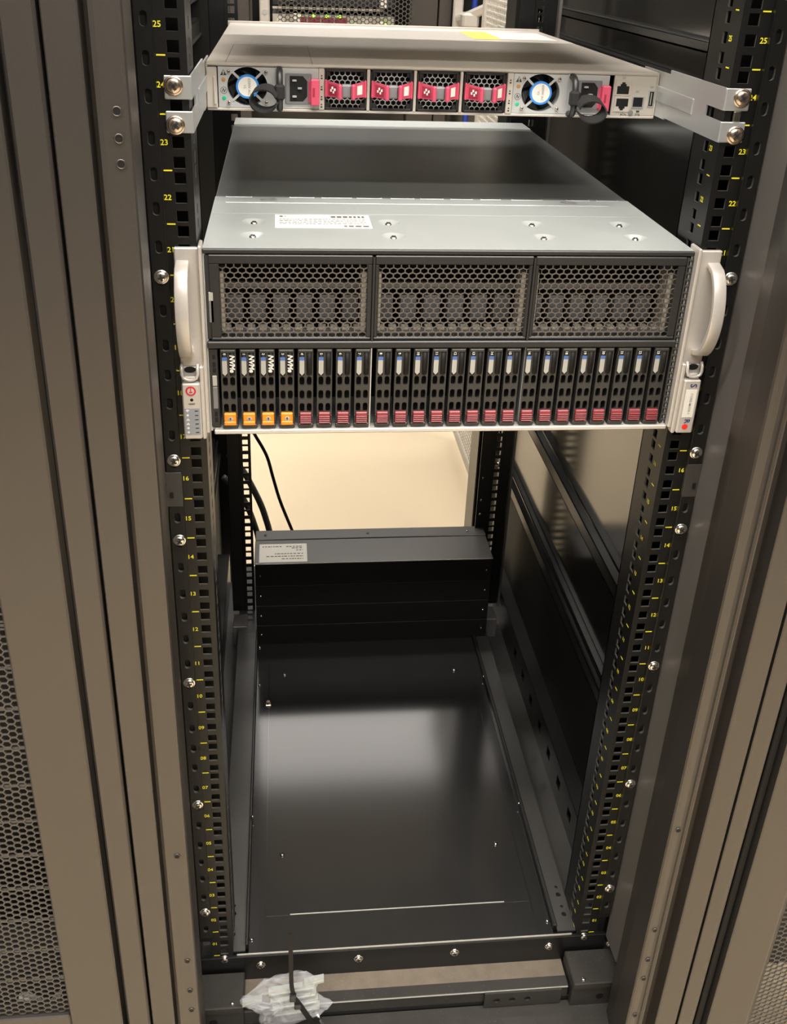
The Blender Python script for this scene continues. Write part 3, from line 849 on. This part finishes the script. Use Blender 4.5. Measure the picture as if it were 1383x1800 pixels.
def power_supply(x0, strap_side):
    """96 mm wide unit; x0 = left edge"""
    c = x0 + 27.3; cz = 1025.4
    g = G()
    # face sheet with round fan opening
    g.plate(PF, x0, x0 + 53, Z0 + 2.2, Z1 - 3.6, [(c, cz, circ(19.0, 32), 25.7, 17.6)], 1.0) if False else None
    hs = []
    n = 32
    ring = [(c + 19.0 * math.cos(2 * math.pi * k / n), cz + 17.4 * math.sin(2 * math.pi * k / n)) for k in range(n)]
    L_, R_, B_, T_ = x0, x0 + 53.5, Z0 + 2.0, Z1 - 3.6
    bd = []
    for k in range(n):
        a = 2 * math.pi * k / n; ca, sa = math.cos(a), math.sin(a)
        t = min((R_ - c) / ca if ca > 1e-6 else (L_ - c) / ca if ca < -1e-6 else 1e9, (T_ - cz) / sa if sa > 1e-6 else (B_ - cz) / sa if sa < -1e-6 else 1e9)
        bd.append((c + ca * t, cz + sa * t))
    fr_ = [(k, (k + 1) % n, n + (k + 1) % n, n + k) for k in range(n)]
    g.add([PF(*p, YF) for p in bd] + [PF(*p, YF) for p in ring], fr_)
    for cx_, cz_ in ((L_, B_), (R_, B_), (L_, T_), (R_, T_)):     # close the corners
        ks = sorted(range(n), key=lambda k: (bd[k][0] - cx_) ** 2 + (bd[k][1] - cz_) ** 2)[:2]
        g.add([PF(*bd[ks[0]], YF), PF(*bd[ks[1]], YF), PF(cx_, cz_, YF)], [(0, 1, 2)])
    g.add([PF(*p, YF) for p in ring] + [PF(*p, YF + 12) for p in ring], fr_)
    g.box(x0 + 53.5, x0 + 95, YF, YF + 2, Z0 + 2, Z1 - 3.6, .4)
    g.m = 1; g.box(x0 + 1, x0 + 54, YF + 12, YF + 14, Z0 + 2, Z1 - 4)
    p = put('power_supply', g, ['psu', 'black'], SW)
    g = G()
    for a in (R(45), R(135), R(225), R(315)):
        ca, sa = math.cos(a), math.sin(a)
        pts = [(c + ca * r - sa * w, cz + (sa * r + ca * w) * .93) for r, w in ((9, -1.1), (20, -1.1), (20, 1.1), (9, 1.1))]
        g.prism(pts, PF, YF - .6, YF + .8)
    put('fan_guard', g, 'psu', p)
    g = G()
    for k in range(7):
        a0 = 2 * math.pi * k / 7
        vs = []
        for j in range(6):
            r = 8 + 10.5 * j / 5; a = a0 + .12 * j
            vs += [(c + r * math.cos(a), YF + 10, cz + .92 * r * math.sin(a)), (c + r * math.cos(a + .6), YF + 4, cz + .92 * r * math.sin(a + .6))]
        g.add(vs, [(2 * j, 2 * j + 1, 2 * j + 3, 2 * j + 2) for j in range(5)])
    put('fan_blades', g, 'plastic', p, recalc=False)
    g = G(); g.cyl(PF, c, cz, 10.8, YF - 1.6, YF + 3, 28); put('fan_hub', g, 'blue', p, label='blue ring of the round sticker')
    put('round_sticker', G().cyl(PF, c, cz, 8.9, YF - 1.8, YF - 1.6, 28), 'white', p)
    inst('sticker_text', textmesh('650W AC', 3.6, 'greyprint', .03), (c + 1.6, YF - 1.95, cz), p, FRONTDOWN)
    inst('sticker_text', textmesh('V2', 3.2, 'greyprint', .03), (c - 2.6, YF - 1.95, cz), p, FRONTDOWN)
    for dx, dz in ((-17.5, 13.3), (17.5, 13.3), (-17.5, -14.3), (17.5, -14.3)): inst('screw', SCREW_TINY, (c + dx, YF - .4, cz + dz), p)
    x = x0 + 5
    g = G(); g.prism([(x - 3, 1035), (x + 3, 1035), (x, 1040.3)], PF, YF - .2, YF); g.m = 1; g.box(x - .4, x + .4, YF - .3, YF - .1, 1036.8, 1039); g.box(x - .4, x + .4, YF - .3, YF - .1, 1035.5, 1036.3)
    put('warning_triangle', g, ['print', 'white'], p)
    g = G(); g.lathe(PF, x, 1031, [(2, YF), (1.9, YF - .3), (1.2, YF - .5)], 12); put('status_light', g, 'ledoff', p)
    g = G(); g.lathe(PF, x, 1014.5, [(2, YF), (1.9, YF - .3), (1.2, YF - .5)], 12); put('status_light', g, 'wiregreen', p)
    g = G()
    rg = circ(3.2, 20); ri = circ(2.8, 20)
    g.add([PF(x + a, 1021.5 + b, YF - .15) for a, b in rg] + [PF(x + a, 1021.5 + b, YF - .15) for a, b in ri], [(k, (k + 1) % 20, 20 + (k + 1) % 20, 20 + k) for k in range(20)])
    for (ax, az), (bx_, bz) in (((-1.6, -1.4), (-.4, 1.8)), ((-.4, 1.8), (.5, -1.6)), ((.5, -1.6), (1.7, 1.2))):
        d = Vector((bx_ - ax, bz - az)).normalized(); nn = Vector((-d.y, d.x)) * .28
        g.prism([(x + ax - nn.x, 1021.5 + az - nn.y), (x + bx_ - nn.x, 1021.5 + bz - nn.y), (x + bx_ + nn.x, 1021.5 + bz + nn.y), (x + ax + nn.x, 1021.5 + az + nn.y)], PF, YF - .2, YF - .1)
    put('earth_symbol', g, 'print', p, recalc=False)
    # inlet
    sx0, sx1 = x0 + 63, x0 + 87.5
    g = G(); g.box(sx0, sx1, YF - 1.6, YF + 1, 1010.5, 1038, .5)
    so = put('power_inlet', g, 'grey', p)
    pts = [(sx0 + 4, 1013), (sx0 + 16.5, 1013), (sx0 + 20.5, 1017.5), (sx0 + 20.5, 1031.5), (sx0 + 16.5, 1036), (sx0 + 4, 1036)]
    put('inlet_well', G().prism(pts, PF, YF - 1.8, YF - 1.5), 'black', so)
    g = G()
    for a, b in ((sx0 + 8.5, 1032), (sx0 + 13.5, 1025), (sx0 + 8.5, 1017.5)): g.box(a - 2, a + 2, YF - 4, YF - 1.6, b - .8, b + .8, .2)
    put('inlet_pins', g, 'zinc', so)
    put('release_tab', G().box(x0 + 86.5, x0 + 95, YF - 9, YF - .5, 1010, 1034, 1.0).box(x0 + 84.5, x0 + 87, YF - 3, YF - .5, 1012, 1032, .6), 'pink', p)
    put('tab_mark', G().box(x0 + 88.6, x0 + 90.6, YF - 9.3, YF - 9, 1018.5, 1026.5), 'pinkdark', p)
    # bent black handle and hook and loop strap
    hx = x0 + 57.5
    g = G(); g.sm = True
    g.tube([(hx, YF, 1041), (hx, YF - 7, 1040.5), (hx, YF - 13, 1037), (hx, YF - 15, 1030), (hx, YF - 15, 1020), (hx, YF - 15, 1012), (hx, YF - 12, 1008), (hx, YF - 4, 1006.5), (hx, YF, 1006.5)], 3.1, 12)
    put('handle', g, 'plastic', p)
    g = G()
    g.box(hx - 5.0, hx + 5.0, YF - 19.5, YF - 10.8, 1015.5, 1030.0, 2.2)
    if strap_side < 0:
        lp = []
        for i in range(19):
            a = R(20) + R(320) * i / 18
            lp.append((hx - 14 + 12.5 * math.cos(a), YF - 22 + 6 * math.sin(a * .5), 1017 + 10.5 * math.sin(a)))
        g.ribbon(lp, (0.25, 1, .3), 13.5, 1.4)
    else:
        lp = []
        for i in range(19):
            a = R(165) - R(325) * i / 18
            lp.append((hx + 14.5 + 13.5 * math.cos(a), YF - 24 + 3 * math.sin(a), 1014.5 + 9.5 * math.sin(a)))
        g.ribbon(lp, (-0.1, 1, .35), 14, 1.4)
    put('cable_strap', g, 'fabric', p)
    return p
power_supply(-208, -1)
power_supply(74.8, 1)

def fan_module():
    """meshes around x = 0 (42 wide), world y and z"""
    o = {}
    w = 20.4
    g = G(); B, T = Z0 + 1.8, Z1 - 3.6
    g.box(-w, w, YF - 1, YF + 4, T - 2.2, T, .5); g.box(-w, w, YF - 1, YF + 4, B, B + 2.2, .5)
    g.box(-w, -w + 2, YF - 1, YF + 4, B, T, .5); g.box(w - 2, w, YF - 1, YF + 4, B, T, .5)
    for sx in (-1, 1):
        for bz, dz in ((T, -1), (B, 1)):
            i, j = sorted((sx * w, sx * (w - 6))); g.box(i, j, YF + .5, YF + 3, bz, bz + dz * 6.5, .5)
        i, j = sorted((sx * (w - 2), sx * (w - 7))); g.box(i, j, YF - 3, YF + 1, 1027.5, 1029.3, .4); i, j = sorted((sx * (w - 2), sx * (w - 3.4))); g.box(i, j, YF - 3, YF + 1, 1028, 1041, .4)
    g.m = 1; g.box(-w, w, YF + 16, YF + 17, B, T)
    o['body'] = g.mesh('fan_module', ['plastic', 'black'])
    PG = (lambda u, v, w_: (u, YF + 1.5 + w_, v))
    g = G(); g.hexmesh(PG, -w + 1.5, w - 1.5, B, T, 3.05, .85, .9, sv=.95, inside=lambda u, v: u * u + (v - 1023) ** 2 < 20.5 ** 2)
    o['mesh'] = g.mesh('finger_grille', ['psu'])
    def wing(g, s, x_out, x_in, y_out, y_in, zt_o, zb_o, zt_i, zb_i, t=2.0):
        vs = [(s * x_out, y_out, zb_o), (s * x_in, y_in, zb_i), (s * x_in, y_in, zt_i), (s * x_out, y_out, zt_o)]
        vs += [(x + 0, y + t, z) for x, y, z in vs]
        g.add(vs, [(0, 1, 2, 3), (7, 6, 5, 4), (0, 4, 5, 1), (1, 5, 6, 2), (2, 6, 7, 3), (3, 7, 4, 0)])
    g = G(); wing(g, -1, 19.5, 5.5, YF - 3, YF - 20, 1033, 1018.5, 1031, 1019, 3)
    g.box(-8.2, -4.4, YF - 22.5, YF - 15, 1017.5, 1031.5, 1.2)
    g.box(-19.8, -17.6, YF - 6, YF, 1017.8, 1033.6, .8)
    o['clipL'] = g.mesh('release_clip', ['pink'])
    g = G(); wing(g, 1, 19.5, 5.5, YF - 3, YF - 20, 1033, 1018.5, 1031, 1019, 3)
    g.box(4.4, 8.2, YF - 22.5, YF - 15, 1017.5, 1031.5, 1.2); g.box(17.6, 19.8, YF - 6, YF, 1017.8, 1033.6, .8)
    o['clipR'] = g.mesh('release_clip', ['pink'])
    g = G(); wing(g, -1, 16.5, 9.2, YF - 7.6, YF - 16.2, 1030.5, 1020.5, 1029.5, 1020.5, .5)
    o['rec'] = g.mesh('clip_recess', ['pinkdark'])
    g = G()
    for k in range(4):
        a = k * math.pi / 2 + .3
        cx_, cz_ = -12.6 + 1.7 * math.cos(a), 1025.4 + 1.9 * math.sin(a)
        yy = YF - 12.7 - (cx_ + 12.6) * 1.2
        g.box(cx_ - .8, cx_ + .8, yy - .5, yy + .2, cz_ - 1.1, cz_ + 1.1, .2)
    o['icon'] = g.mesh('fan_icon', ['white'])
    g = G(); wing(g, 1, 15.5, 10.2, YF - 8.6, YF - 15.1, 1030, 1021.5, 1029.5, 1021.5, .4)
    o['tag'] = g.mesh('clip_tag', ['white'])
    g = G(); g.box(-4.8, 4.8, YF - 16, YF - 6, 1019, 1030.5, 1.2)
    o['mid'] = g.mesh('clip_bridge', ['grey'])
    return o
FM = fan_module()
for i, x in enumerate((-88, -43.6, 1.2, 46.6)):
    L = (x, 0, 0)
    m = inst('fan_module', FM['body'], L, SW)
    inst('finger_grille', FM['mesh'], L, m)
    inst('release_clip', FM['clipL'], L, m); inst('release_clip', FM['clipR'], L, m)
    inst('clip_recess', FM['rec'], L, m); inst('fan_icon', FM['icon'], L, m); inst('clip_bridge', FM['mid'], L, m)
    inst('clip_tag', FM['tag'], L, m)
# management ports
g = G(); g.box(174.6, 217.5, YF, YF + 3, Z0 + 1.8, Z1 - 3.4, .4); PB = put('port_panel', g, 'nickel', SW)
def rj45(x, z, flip):
    g = G(); g.box(x - 8, x + 8, YF - .8, YF + .2, z - 7.2, z + 7.2, .3)
    s = -1 if flip else 1
    pts = [(x - 6, z - 5.4 * s), (x + 6, z - 5.4 * s), (x + 6, z + 2 * s), (x + 3, z + 2 * s), (x + 3, z + 4 * s), (x + 1.6, z + 4 * s), (x + 1.6, z + 5.6 * s), (x - 1.6, z + 5.6 * s), (x - 1.6, z + 4 * s), (x - 3, z + 4 * s), (x - 3, z + 2 * s), (x - 6, z + 2 * s)]
    g.m = 1; g.prism(pts, PF, YF - 1.0, YF - .75)
    put('network_port', g, ['nickel', 'black'], PB)
rj45(184, 1031.5, False); rj45(184.8, 1016.5, True)
g = G(); g.box(194.5, 206.5, YF - 1.0, YF + .2, 1013, 1024.5, .3); g.m = 1; g.box(195.8, 205.2, YF - 1.2, YF - .9, 1014.5, 1023.2); put('optic_port', g, ['zinc', 'black'], PB)
g = G(); g.box(210.6, 216.4, YF - 1.0, YF + .2, 1014.5, 1030, .3); g.m = 1; g.box(211.6, 215.6, YF - 1.2, YF - .9, 1015.5, 1029); g.m = 2; g.box(212.8, 213.6, YF - 1.4, YF - 1.1, 1016.5, 1028); put('usb_port', g, ['zinc', 'black', 'tag'], PB)
for x, s_ in ((187.6, 'BCN'), (202, 'STB')):
    inst('port_text', textmesh(s_, 3.0, 'print', .05), (x, YF - .1, 1006.6), PB, FRONT)
    put('status_light', G().box(x - 1.6, x + 1.6, YF - .2, YF, 1009, 1010.8), 'print', PB)
g = G(); g.lathe(PF, 194.8, 1008.6, [(2.7, YF), (2.4, YF - 1), (1.2, YF - 1.1)], 14); put('reset_button', g, 'grey', PB)
g = G()
for x, z in ((184, 1041), (199, 1028.5), (213, 1033)): g.box(x - 1.6, x + 1.6, YF - .15, YF, z - 1, z + 1)
g.box(180, 188, YF - .15, YF, 1007.6, 1009)
put('port_print', g, 'greyprint', PB)
# extension brackets that hold the switch on the front rails
def switch_bracket(s):
    g = G()
    xa, xb = 219.4 * s, 220.9 * s
    P = (lambda u, v, w: (xa + (xb - xa) * w, u, v))
    pts = [(0, 1052), (120, 1052), (128, 1049), (165, 1049), (165, 1006), (128, 1006), (122, 1008), (0, 1008), (0, 1025), (28, 1025), (34, 1028), (34, 1031), (28, 1034), (0, 1034)]
    # outline split into convex strips
    for a, b, c, d in ((0, 34, 1034, 1052), (0, 34, 1008, 1025), (34, 128, 1008, 1052), (128, 200, 1006.5, 1048)):
        g.prism([(a, c), (b, c), (b, d), (a, d)], P, 0, 1)
    i, j = sorted((218.0 * s, 219.6 * s)); g.box(i, j, 62, 158, 1021, 1035, .8)
    i, j = sorted((219.4 * s, 241 * s))
    g.box(i, j, -2.2, 0, 1034, 1052, .7); g.box(i, j, -2.2, 0, 1008, 1025, .7)
    b = put('mounting_bracket', g, 'zinc', SW)
    for z in (1044.4, 1014.2): inst('screw', SCREW_BIG, (233.6 * s, -2.2, z), b, (0, z, 0))
switch_bracket(-1); switch_bracket(1)
g = G(); g.box(229, 236, -2.5, 1.5, 1024.5, 1034, 1); put('clip_nut', g, 'screw', CAB)

# ------------------------------------------------------------------ black enclosure at the back of the base
BX = thing('rear_enclosure', 'black steel box with white label and four front panels at back of base', 'box', (6, 612, 0))
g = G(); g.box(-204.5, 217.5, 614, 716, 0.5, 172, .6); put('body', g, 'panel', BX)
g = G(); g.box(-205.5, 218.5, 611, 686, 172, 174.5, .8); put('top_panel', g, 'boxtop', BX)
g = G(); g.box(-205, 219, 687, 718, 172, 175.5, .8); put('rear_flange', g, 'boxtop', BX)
put('top_front_edge', G().box(-205.5, 218.5, 610.4, 611.4, 172.6, 174.6, .3), 'edge', BX)
zz = [174 - 2.5, 128, 84.6, 41.2, 1.0]
for i in range(4):
    p = put('front_panel', G().box(-204.5, 217.5, 610.5, 614, zz[i + 1] + .4, zz[i] - .4, .7), 'black', BX)
    for x in (-196, 208): inst('screw', SCREW_SMALL, (x, 610.5, (zz[i] + zz[i + 1]) / 2), p, scale=(1.2, 1, 1.2))
for x in (-187, 0, 186): inst('screw', SCREW_SMALL, (x, 700, 175.5), BX, (R(-90), 0, 0), (1.2, 1, 1.2))
lb = put('label_sticker', G().box(-197.5, -113, 615, 673, 174.5, 174.8, .12), 'white', BX)
g = G(); rr_ = random.Random(3)
for y, xa, xb in ((664, -192, -158), (664, -150, -120), (659, -140, -120), (652, -132, -120), (641, -170, -120), (633, -185, -120), (625, -158, -120)):
    x = xa
    while x < xb:
        w = rr_.uniform(2, 6); g.box(x, min(xb, x + w), y - 1.3, y + 1.3, 174.8, 174.9); x += w + rr_.uniform(.8, 2)
put('label_print', g, 'labelprint', lb)

# ------------------------------------------------------------------ neighbouring cabinets
def hexdoor(name, x0, x1, z0, z1, parent):
    g = G()
    g.hexmesh(PF, x0, x1, z0, z1, 4.6, 1.25, 1.4, flat=True)
    g.v = [(x, y - 117, z) for x, y, z in g.v]
    return put(name, g, 'mesh', parent)
NL = thing('side_cabinet', 'dark cabinet with honeycomb mesh door at the left edge', 'rack', (-600, -100, FZ))
put('front_post', G().box(-331.1, -306.7, -120, -60, FZ, TOP, 2.2), 'frame', NL)
d = hexdoor('mesh_door', -640, -390, 86, 1280, NL)
g = G(); g.box(-391.5, -336.2, -121, -100, FZ, TOP, 1.6); g.box(-640, -391.5, -121, -100, FZ, 84, 1.6)
put('door_frame', g, 'frame', d)
g = G()
for i in range(24): g.box(-640, -391, -116, -114.6, 140 + i * 47, 143 + i * 47)
put('door_stiffeners', g, 'mesh', d)
put('inner_panel', G().box(-640, -340, 60, 64, FZ, TOP), 'black', NL)
put('cabinet_floor', G().box(-640, -340, -99, 60, -4, 2), 'dusty', NL)
put('side_panel', G().box(-309, -306.7, -60, 990, FZ, TOP), 'panel', NL)
NR = thing('side_cabinet', 'dark cabinet with honeycomb mesh door at the right edge', 'rack', (600, -100, FZ))
put('front_post', G().prism([(316.5, -60), (316.5, -119), (317.5, -120), (331, -120), (335.5, -118.6), (338.5, -115), (340.5, -108), (341, -60)], PT, FZ, TOP), 'frame', NR)
put('door_seal', G().box(343, 351, -112, -96, FZ, TOP, 1), 'black', NR)
d = hexdoor('mesh_door', 409, 640, -120, 1280, NR)
g = G(); g.prism([(353, -100), (353, -120), (354, -121), (402, -121), (405, -120.2), (408, -118), (411, -116.4), (411, -100)], PT, FZ, TOP); put('door_frame', g, 'frame', d)
put('inner_panel', G().box(345, 660, 40, 44, FZ, TOP), 'dusty', NR)
put('side_panel', G().box(306, 308.5, -58, 990, FZ, TOP), 'panel', NR)
# crumpled paper standing behind the left mesh door
g = G(); rr_ = random.Random(5)
nx, nz = 8, 6
vs = []
for j in range(nz):
    for i in range(nx):
        vs.append((-470 + 48 * i / (nx - 1) + 5 * j / nz, -76 + rr_.uniform(-4, 4) + 3 * j, 2 + (34 + 8 * math.sin(i)) * j / (nz - 1)))
g.add(vs, [(j * nx + i, j * nx + i + 1, (j + 1) * nx + i + 1, (j + 1) * nx + i) for j in range(nz - 1) for i in range(nx - 1)])
o = put('paper_sheet', g, 'white', None, recalc=False)
sd_ = o.modifiers.new('thickness', 'SOLIDIFY'); sd_.thickness = .0008
tag(o, 'crumpled white paper behind the mesh door at lower left', 'paper')

# ------------------------------------------------------------------ small loose things
g = G(); g.sm = True
def spline(pts, n=10):
    out = []
    P_ = [Vector(p) for p in pts]
    for i in range(len(P_) - 1):
        a, b, c, d_ = P_[max(i - 1, 0)], P_[i], P_[i + 1], P_[min(i + 2, len(P_) - 1)]
        for k in range(n):
            t = k / n
            out.append(.5 * ((2 * b) + (c - a) * t + (2 * a - 5 * b + 4 * c - d_) * t * t + (3 * b - a - 3 * c + d_) * t ** 3))
    out.append(P_[-1]); return out
g.tube(spline([(-240, 1000, 330), (-226, 1000, 265), (-213, 1000, 234), (-189, 1000, 183), (-176, 1000, 129), (-162, 1000, 72), (-138, 1000, 0), (-110, 1000, -80), (-80, 1010, FZ + 4)]), 3.4, 10)
tag(put('power_cable', g, 'black'), 'thin black cable hanging behind the black rear box', 'cable')
g = G(); g.sm = True; g.tube(spline([(-262, 900, 240), (-236, 900, 205), (-219, 900, 170), (-201, 900, 125), (-191, 900, 90), (-183, 900, 50), (-181, 900, -10), (-190, 905, FZ + 8)]), 6.5, 12)
tag(put('power_cable', g, 'cablegrey'), 'thick shiny grey cable curving behind the rear rail, the inner one', 'cable')
g = G(); g.sm = True; g.tube(spline([(-272, 880, 200), (-246, 880, 170), (-228, 880, 135), (-214, 880, 90), (-206, 880, 50), (-203, 880, -10), (-210, 885, FZ + 8)]), 6.0, 12)
tag(put('power_cable', g, 'cablegrey'), 'thick dark grey cable nearest the left rear rail, the outer one', 'cable')
g = G(); g.sm = True; pth = spline([(266, -70, 36), (263.5, -80, 16), (261.8, -84, -8), (263.4, -85, -32), (271, -86, -60), (285, -80, -100), (290, -75, FZ + 4)])
g.tube(pth, 2.6, 10)
ew = put('earth_wire', g, 'wire'); tag(ew, 'yellow and green earth wire at lower right post', 'wire')
g = G(); g.sm = True; g.tube([p + Vector((1.5, -.4, 0)) for p in pth], 1.9, 8); put('green_stripe', g, 'wiregreen', ew)

# bag of spare brackets tied to the front of the base
out = [(-212, -9), (-203, 2), (-184, 24), (-170, 31), (-154, 36.5), (-131, 38.5), (-122, 29), (-114.5, 18.7), (-122, 4), (-112, -12), (-98, -24.4), (-106, -36), (-116, -45), (-151, -58), (-170, -62), (-186, -65), (-190, -50), (-188, -34), (-200, -26), (-211, -17)]
cxm = sum(p[0] for p in out) / len(out); czm = sum(p[1] for p in out) / len(out)
g = G()
rr_ = random.Random(11)
rings = [1.0, .93, .82, .68, .52, .35, .18]
n = len(out)
fine = []
for i in range(n):
    a, b = out[i], out[(i + 1) % n]
    fine += [a, ((a[0] + b[0]) / 2, (a[1] + b[1]) / 2)]
n = len(fine)
for sgn in (-1, 1):
    vs = []
    for k, r in enumerate(rings):
        for (x, z) in fine:
            puff = 8.5 * (1 - r * r) ** .5
            y = -50 + sgn * puff + (rr_.uniform(-3.2, 3.2) if 0 < k else 0)
            vs.append((cxm + (x - cxm) * r, y, czm + (z - czm) * r))
    vs.append((cxm, -50 + sgn * 8.5, czm))
    fs = [(k * n + i, k * n + (i + 1) % n, (k + 1) * n + (i + 1) % n, (k + 1) * n + i) for k in range(len(rings) - 1) for i in range(n)]
    fs += [((len(rings) - 1) * n + i, (len(rings) - 1) * n + (i + 1) % n, len(vs) - 1) for i in range(n)]
    g.add(vs, fs)
bag = put('plastic_bag', g, 'film'); tag(bag, 'crumpled clear plastic bag of metal strips tied to the base', 'bag')
bag.location.y = -0.005
lab = ['metal strip showing topmost inside the clear bag', 'metal strip second from the top inside the clear bag', 'metal strip third from the top inside the clear bag', 'metal strip lowest inside the clear bag']
for i in range(4):
    g = G()
    z = 5 - i * 13.5; sx = -177 + i * 2
    pts = [(sx, z - 5), (sx + 56, z + 4), (sx + 56, z + 12), (sx, z + 3)]
    g.prism(pts, PF, -53.5, -47); g.prism([(sx + 2, z - 3.6), (sx + 54, z + 4.6), (sx + 54, z + 6.8), (sx + 2, z - 1.4)], PF, -54.4, -53.2)
    o = put('metal_strip', g, 'galv'); o.location.y = -0.005
    tag(o, lab[i], 'metal strip', 'metal strips in the clear bag')
for i, (x, z) in enumerate(((-209, -14), (-134, 17))):
    g = G(); g.prism([(x, z - 5), (x + 24, z + 1), (x + 24, z + 10), (x, z + 4)], PF, -52.5, -47); g.prism([(x + 1, z - 1.2), (x + 23, z + 4.4), (x + 23, z + 5.6), (x + 1, z)], PF, -53.2, -52.4)
    o = put('metal_strip', g, 'galv'); o.location.y = -0.005
    tag(o, ('short metal strip poking out left in the clear bag', 'short metal strip at the upper right of the clear bag')[i], 'metal strip', 'metal strips in the clear bag')
# black cable tie around the bag
tie = thing('cable_tie', 'long black cable tie holding the clear bag, tail standing up', 'cable tie', (-146, -60, -10))
g = G(); g.ribbon(spline([(-149.5, -56, 116), (-149.6, -58, 90), (-149.4, -60, 60), (-149, -61, 30), (-147, -62, 14)]), (1, 0, 0), 5.2, 1.4); put('tail', g, 'black', tie)
g = G(); g.box(-151.5, -143.5, -66, -59, 4, 14, 1); g.box(-146, -137.5, -66.5, -60, -10, -3, 1); put('lock', g, 'plastic', tie); tie.location.y -= 0.005
g = G(); g.ribbon(spline([(-146, -63, 8), (-141, -63, -2), (-135, -63, -16), (-128, -62, -34), (-122, -58, -52), (-119.5, -53, -69)]), (1, 0, .3), 6.4, 1.5); put('loop', g, 'black', tie)
tag(put('ring_clip', G().tube(spline([(-118, -46, -60), (-114, -50, -64), (-112, -48, -74), (-116, -46, -84)]), 2.2, 8), 'screw'), 'small bright metal clip under the clear bag', 'clip')

# ------------------------------------------------------------------ far rack row behind
FR = thing('server_rack', 'distant dark rack with black mesh front seen above the switch', 'rack', (130, 3000, FZ))
YB = 3000
g = G(); g.box(-330, -260, YB - 10, YB + 60, FZ, 1900, 2); put('front_post', g, 'frame', FR)
g = G(); g.box(320, 420, YB - 10, YB + 60, FZ, 1900, 2); put('front_post', g, 'frame', FR)
put('back_panel', G().box(-260, 420, YB + 400, YB + 410, FZ, 1900), 'panel', FR)
put('top_panel', G().box(-330, 420, YB - 10, YB + 410, 1900, 1910), 'panel', FR)
g = G(); g.hexmesh(PF, -160, 320, 780, 1010, 9, 3.4, 1.5, flat=True); g.v = [(x, y + YB - 40, z) for x, y, z in g.v]; put('mesh_door', g, 'mesh', FR)
put('front_blank', G().box(-260, 320, YB + 30, YB + 34, FZ, 860), 'panel', FR)
fs_ = thing('network_switch', 'distant switch with dull red fans and green lights in far rack', 'switch', (40, YB, 870))
put('chassis', G().box(-178, 262, YB, YB + 390, 872, 922, 2), 'grey', fs_)
put('front_panel', G().box(-178, 262, YB - 3, YB, 873, 921, .8), 'nickel', fs_)
for i in range(4): put('fan_module', G().box(-100 + 49 * i, -56 + 49 * i, YB - 8, YB - 3, 880, 914, 1), 'pinkdark', fs_)
for x in (-150, 160): put('fan_hub', G().cyl(PF, x, 900, 13, YB - 8, YB - 3, 16), 'white', fs_)
for x, z in ((-80, 917), (-33, 918), (17, 918), (64, 918), (114, 890), (228, 895), (241, 886)): put('status_light', G().cyl(PF, x, z, 5, YB - 12, YB - 3, 10), 'ledgreen', fs_)
sv2 = thing('network_switch', 'distant grey device above the far switch with pale edge', 'switch', (40, YB, 935))
put('chassis', G().box(-178, 262, YB, YB + 390, 950, 990, 2), 'plastic', sv2)
put('front_panel', G().box(-178, 220, YB - 6, YB, 938, 946, 1), 'nickel', sv2)
for i, (x, z) in enumerate(((-105, 900), (200, 880), (205, 955), (-125, 972))):
    g = G(); g.box(x, x + 26, YB - 36, YB - 28, z - 4, z + 26, 2)
    tag(put('cable_tag', g, 'white'), ('white cable tag left of the far red fans', 'white cable tag right of the far green lights, lower', 'white cable tag high on the far rack, right of centre', 'white cable tag high on the far rack, left')[i], 'tag', 'cable tags on the far rack')
def door_handle(x, label, lever):
    t = thing('door_handle', label, 'handle', (x, YB - 60, 880))
    g = G(); g.box(x - 18, x + 18, YB - 62, YB - 45, 850, 1080, 5); put('handle_plate', g, 'silver', t)
    for z in (892, 930): put('key_cap', G().cyl(PF, x, z, 9, YB - 66, YB - 61, 14), 'zinc', t)
    if lever:
        g = G(); g.tube([(x + 4, YB - 70, 925), (x + 30, YB - 120, 940), (x + 110, YB - 190, 985), (x + 150, YB - 220, 1010)], 17, 10); g.box(x + 2, x + 62, YB - 150, YB - 64, 900, 950, 8); put('lever', g, 'silver', t)
door_handle(-205, 'white door handle plate at left of the far rack', False)
door_handle(487, 'white swing handle with open lever at right of far rack', True)
UP = thing('network_switch', 'unseen added switch shading the one with red fan clips below', 'switch', (0, 100, 1137))  # out of view, added to cast shade on the switch top below
put('chassis', G().box(-219, 219, 100, 510, 1137, 1180, 1), 'nickel', UP)
for sd in (-1, 1): put('mounting_bracket', G().box(219.2 * sd, 221 * sd, 0, 160, 1140, 1178, .4).box(219.2 * sd, 241 * sd, -2.2, 0, 1140, 1178, .4), 'zinc', UP)
FR2 = thing('server_rack', 'distant dark rack behind the white swing handle', 'rack', (760, YB, FZ))
g = G(); g.box(424, 470, YB - 10, YB + 60, FZ, 1900, 2); g.box(1000, 1060, YB - 10, YB + 60, FZ, 1900, 2); put('front_post', g, 'frame', FR2)
put('back_panel', G().box(424, 1060, YB + 300, YB + 310, FZ, 1900), 'panel', FR2)
put('side_post', G().box(590, 625, YB - 40, YB + 20, FZ, 1900, 2), 'zinc', FR2)
g = G(); g.sm = True; g.tube([(555, YB + 40, FZ + 6), (558, YB + 40, 700), (562, YB + 40, 900), (565, YB + 40, 1100), (566, YB + 40, 1300)], 11, 10)
tag(put('network_cable', g, 'bluecable'), 'blue cable hanging below the far swing handle', 'cable')
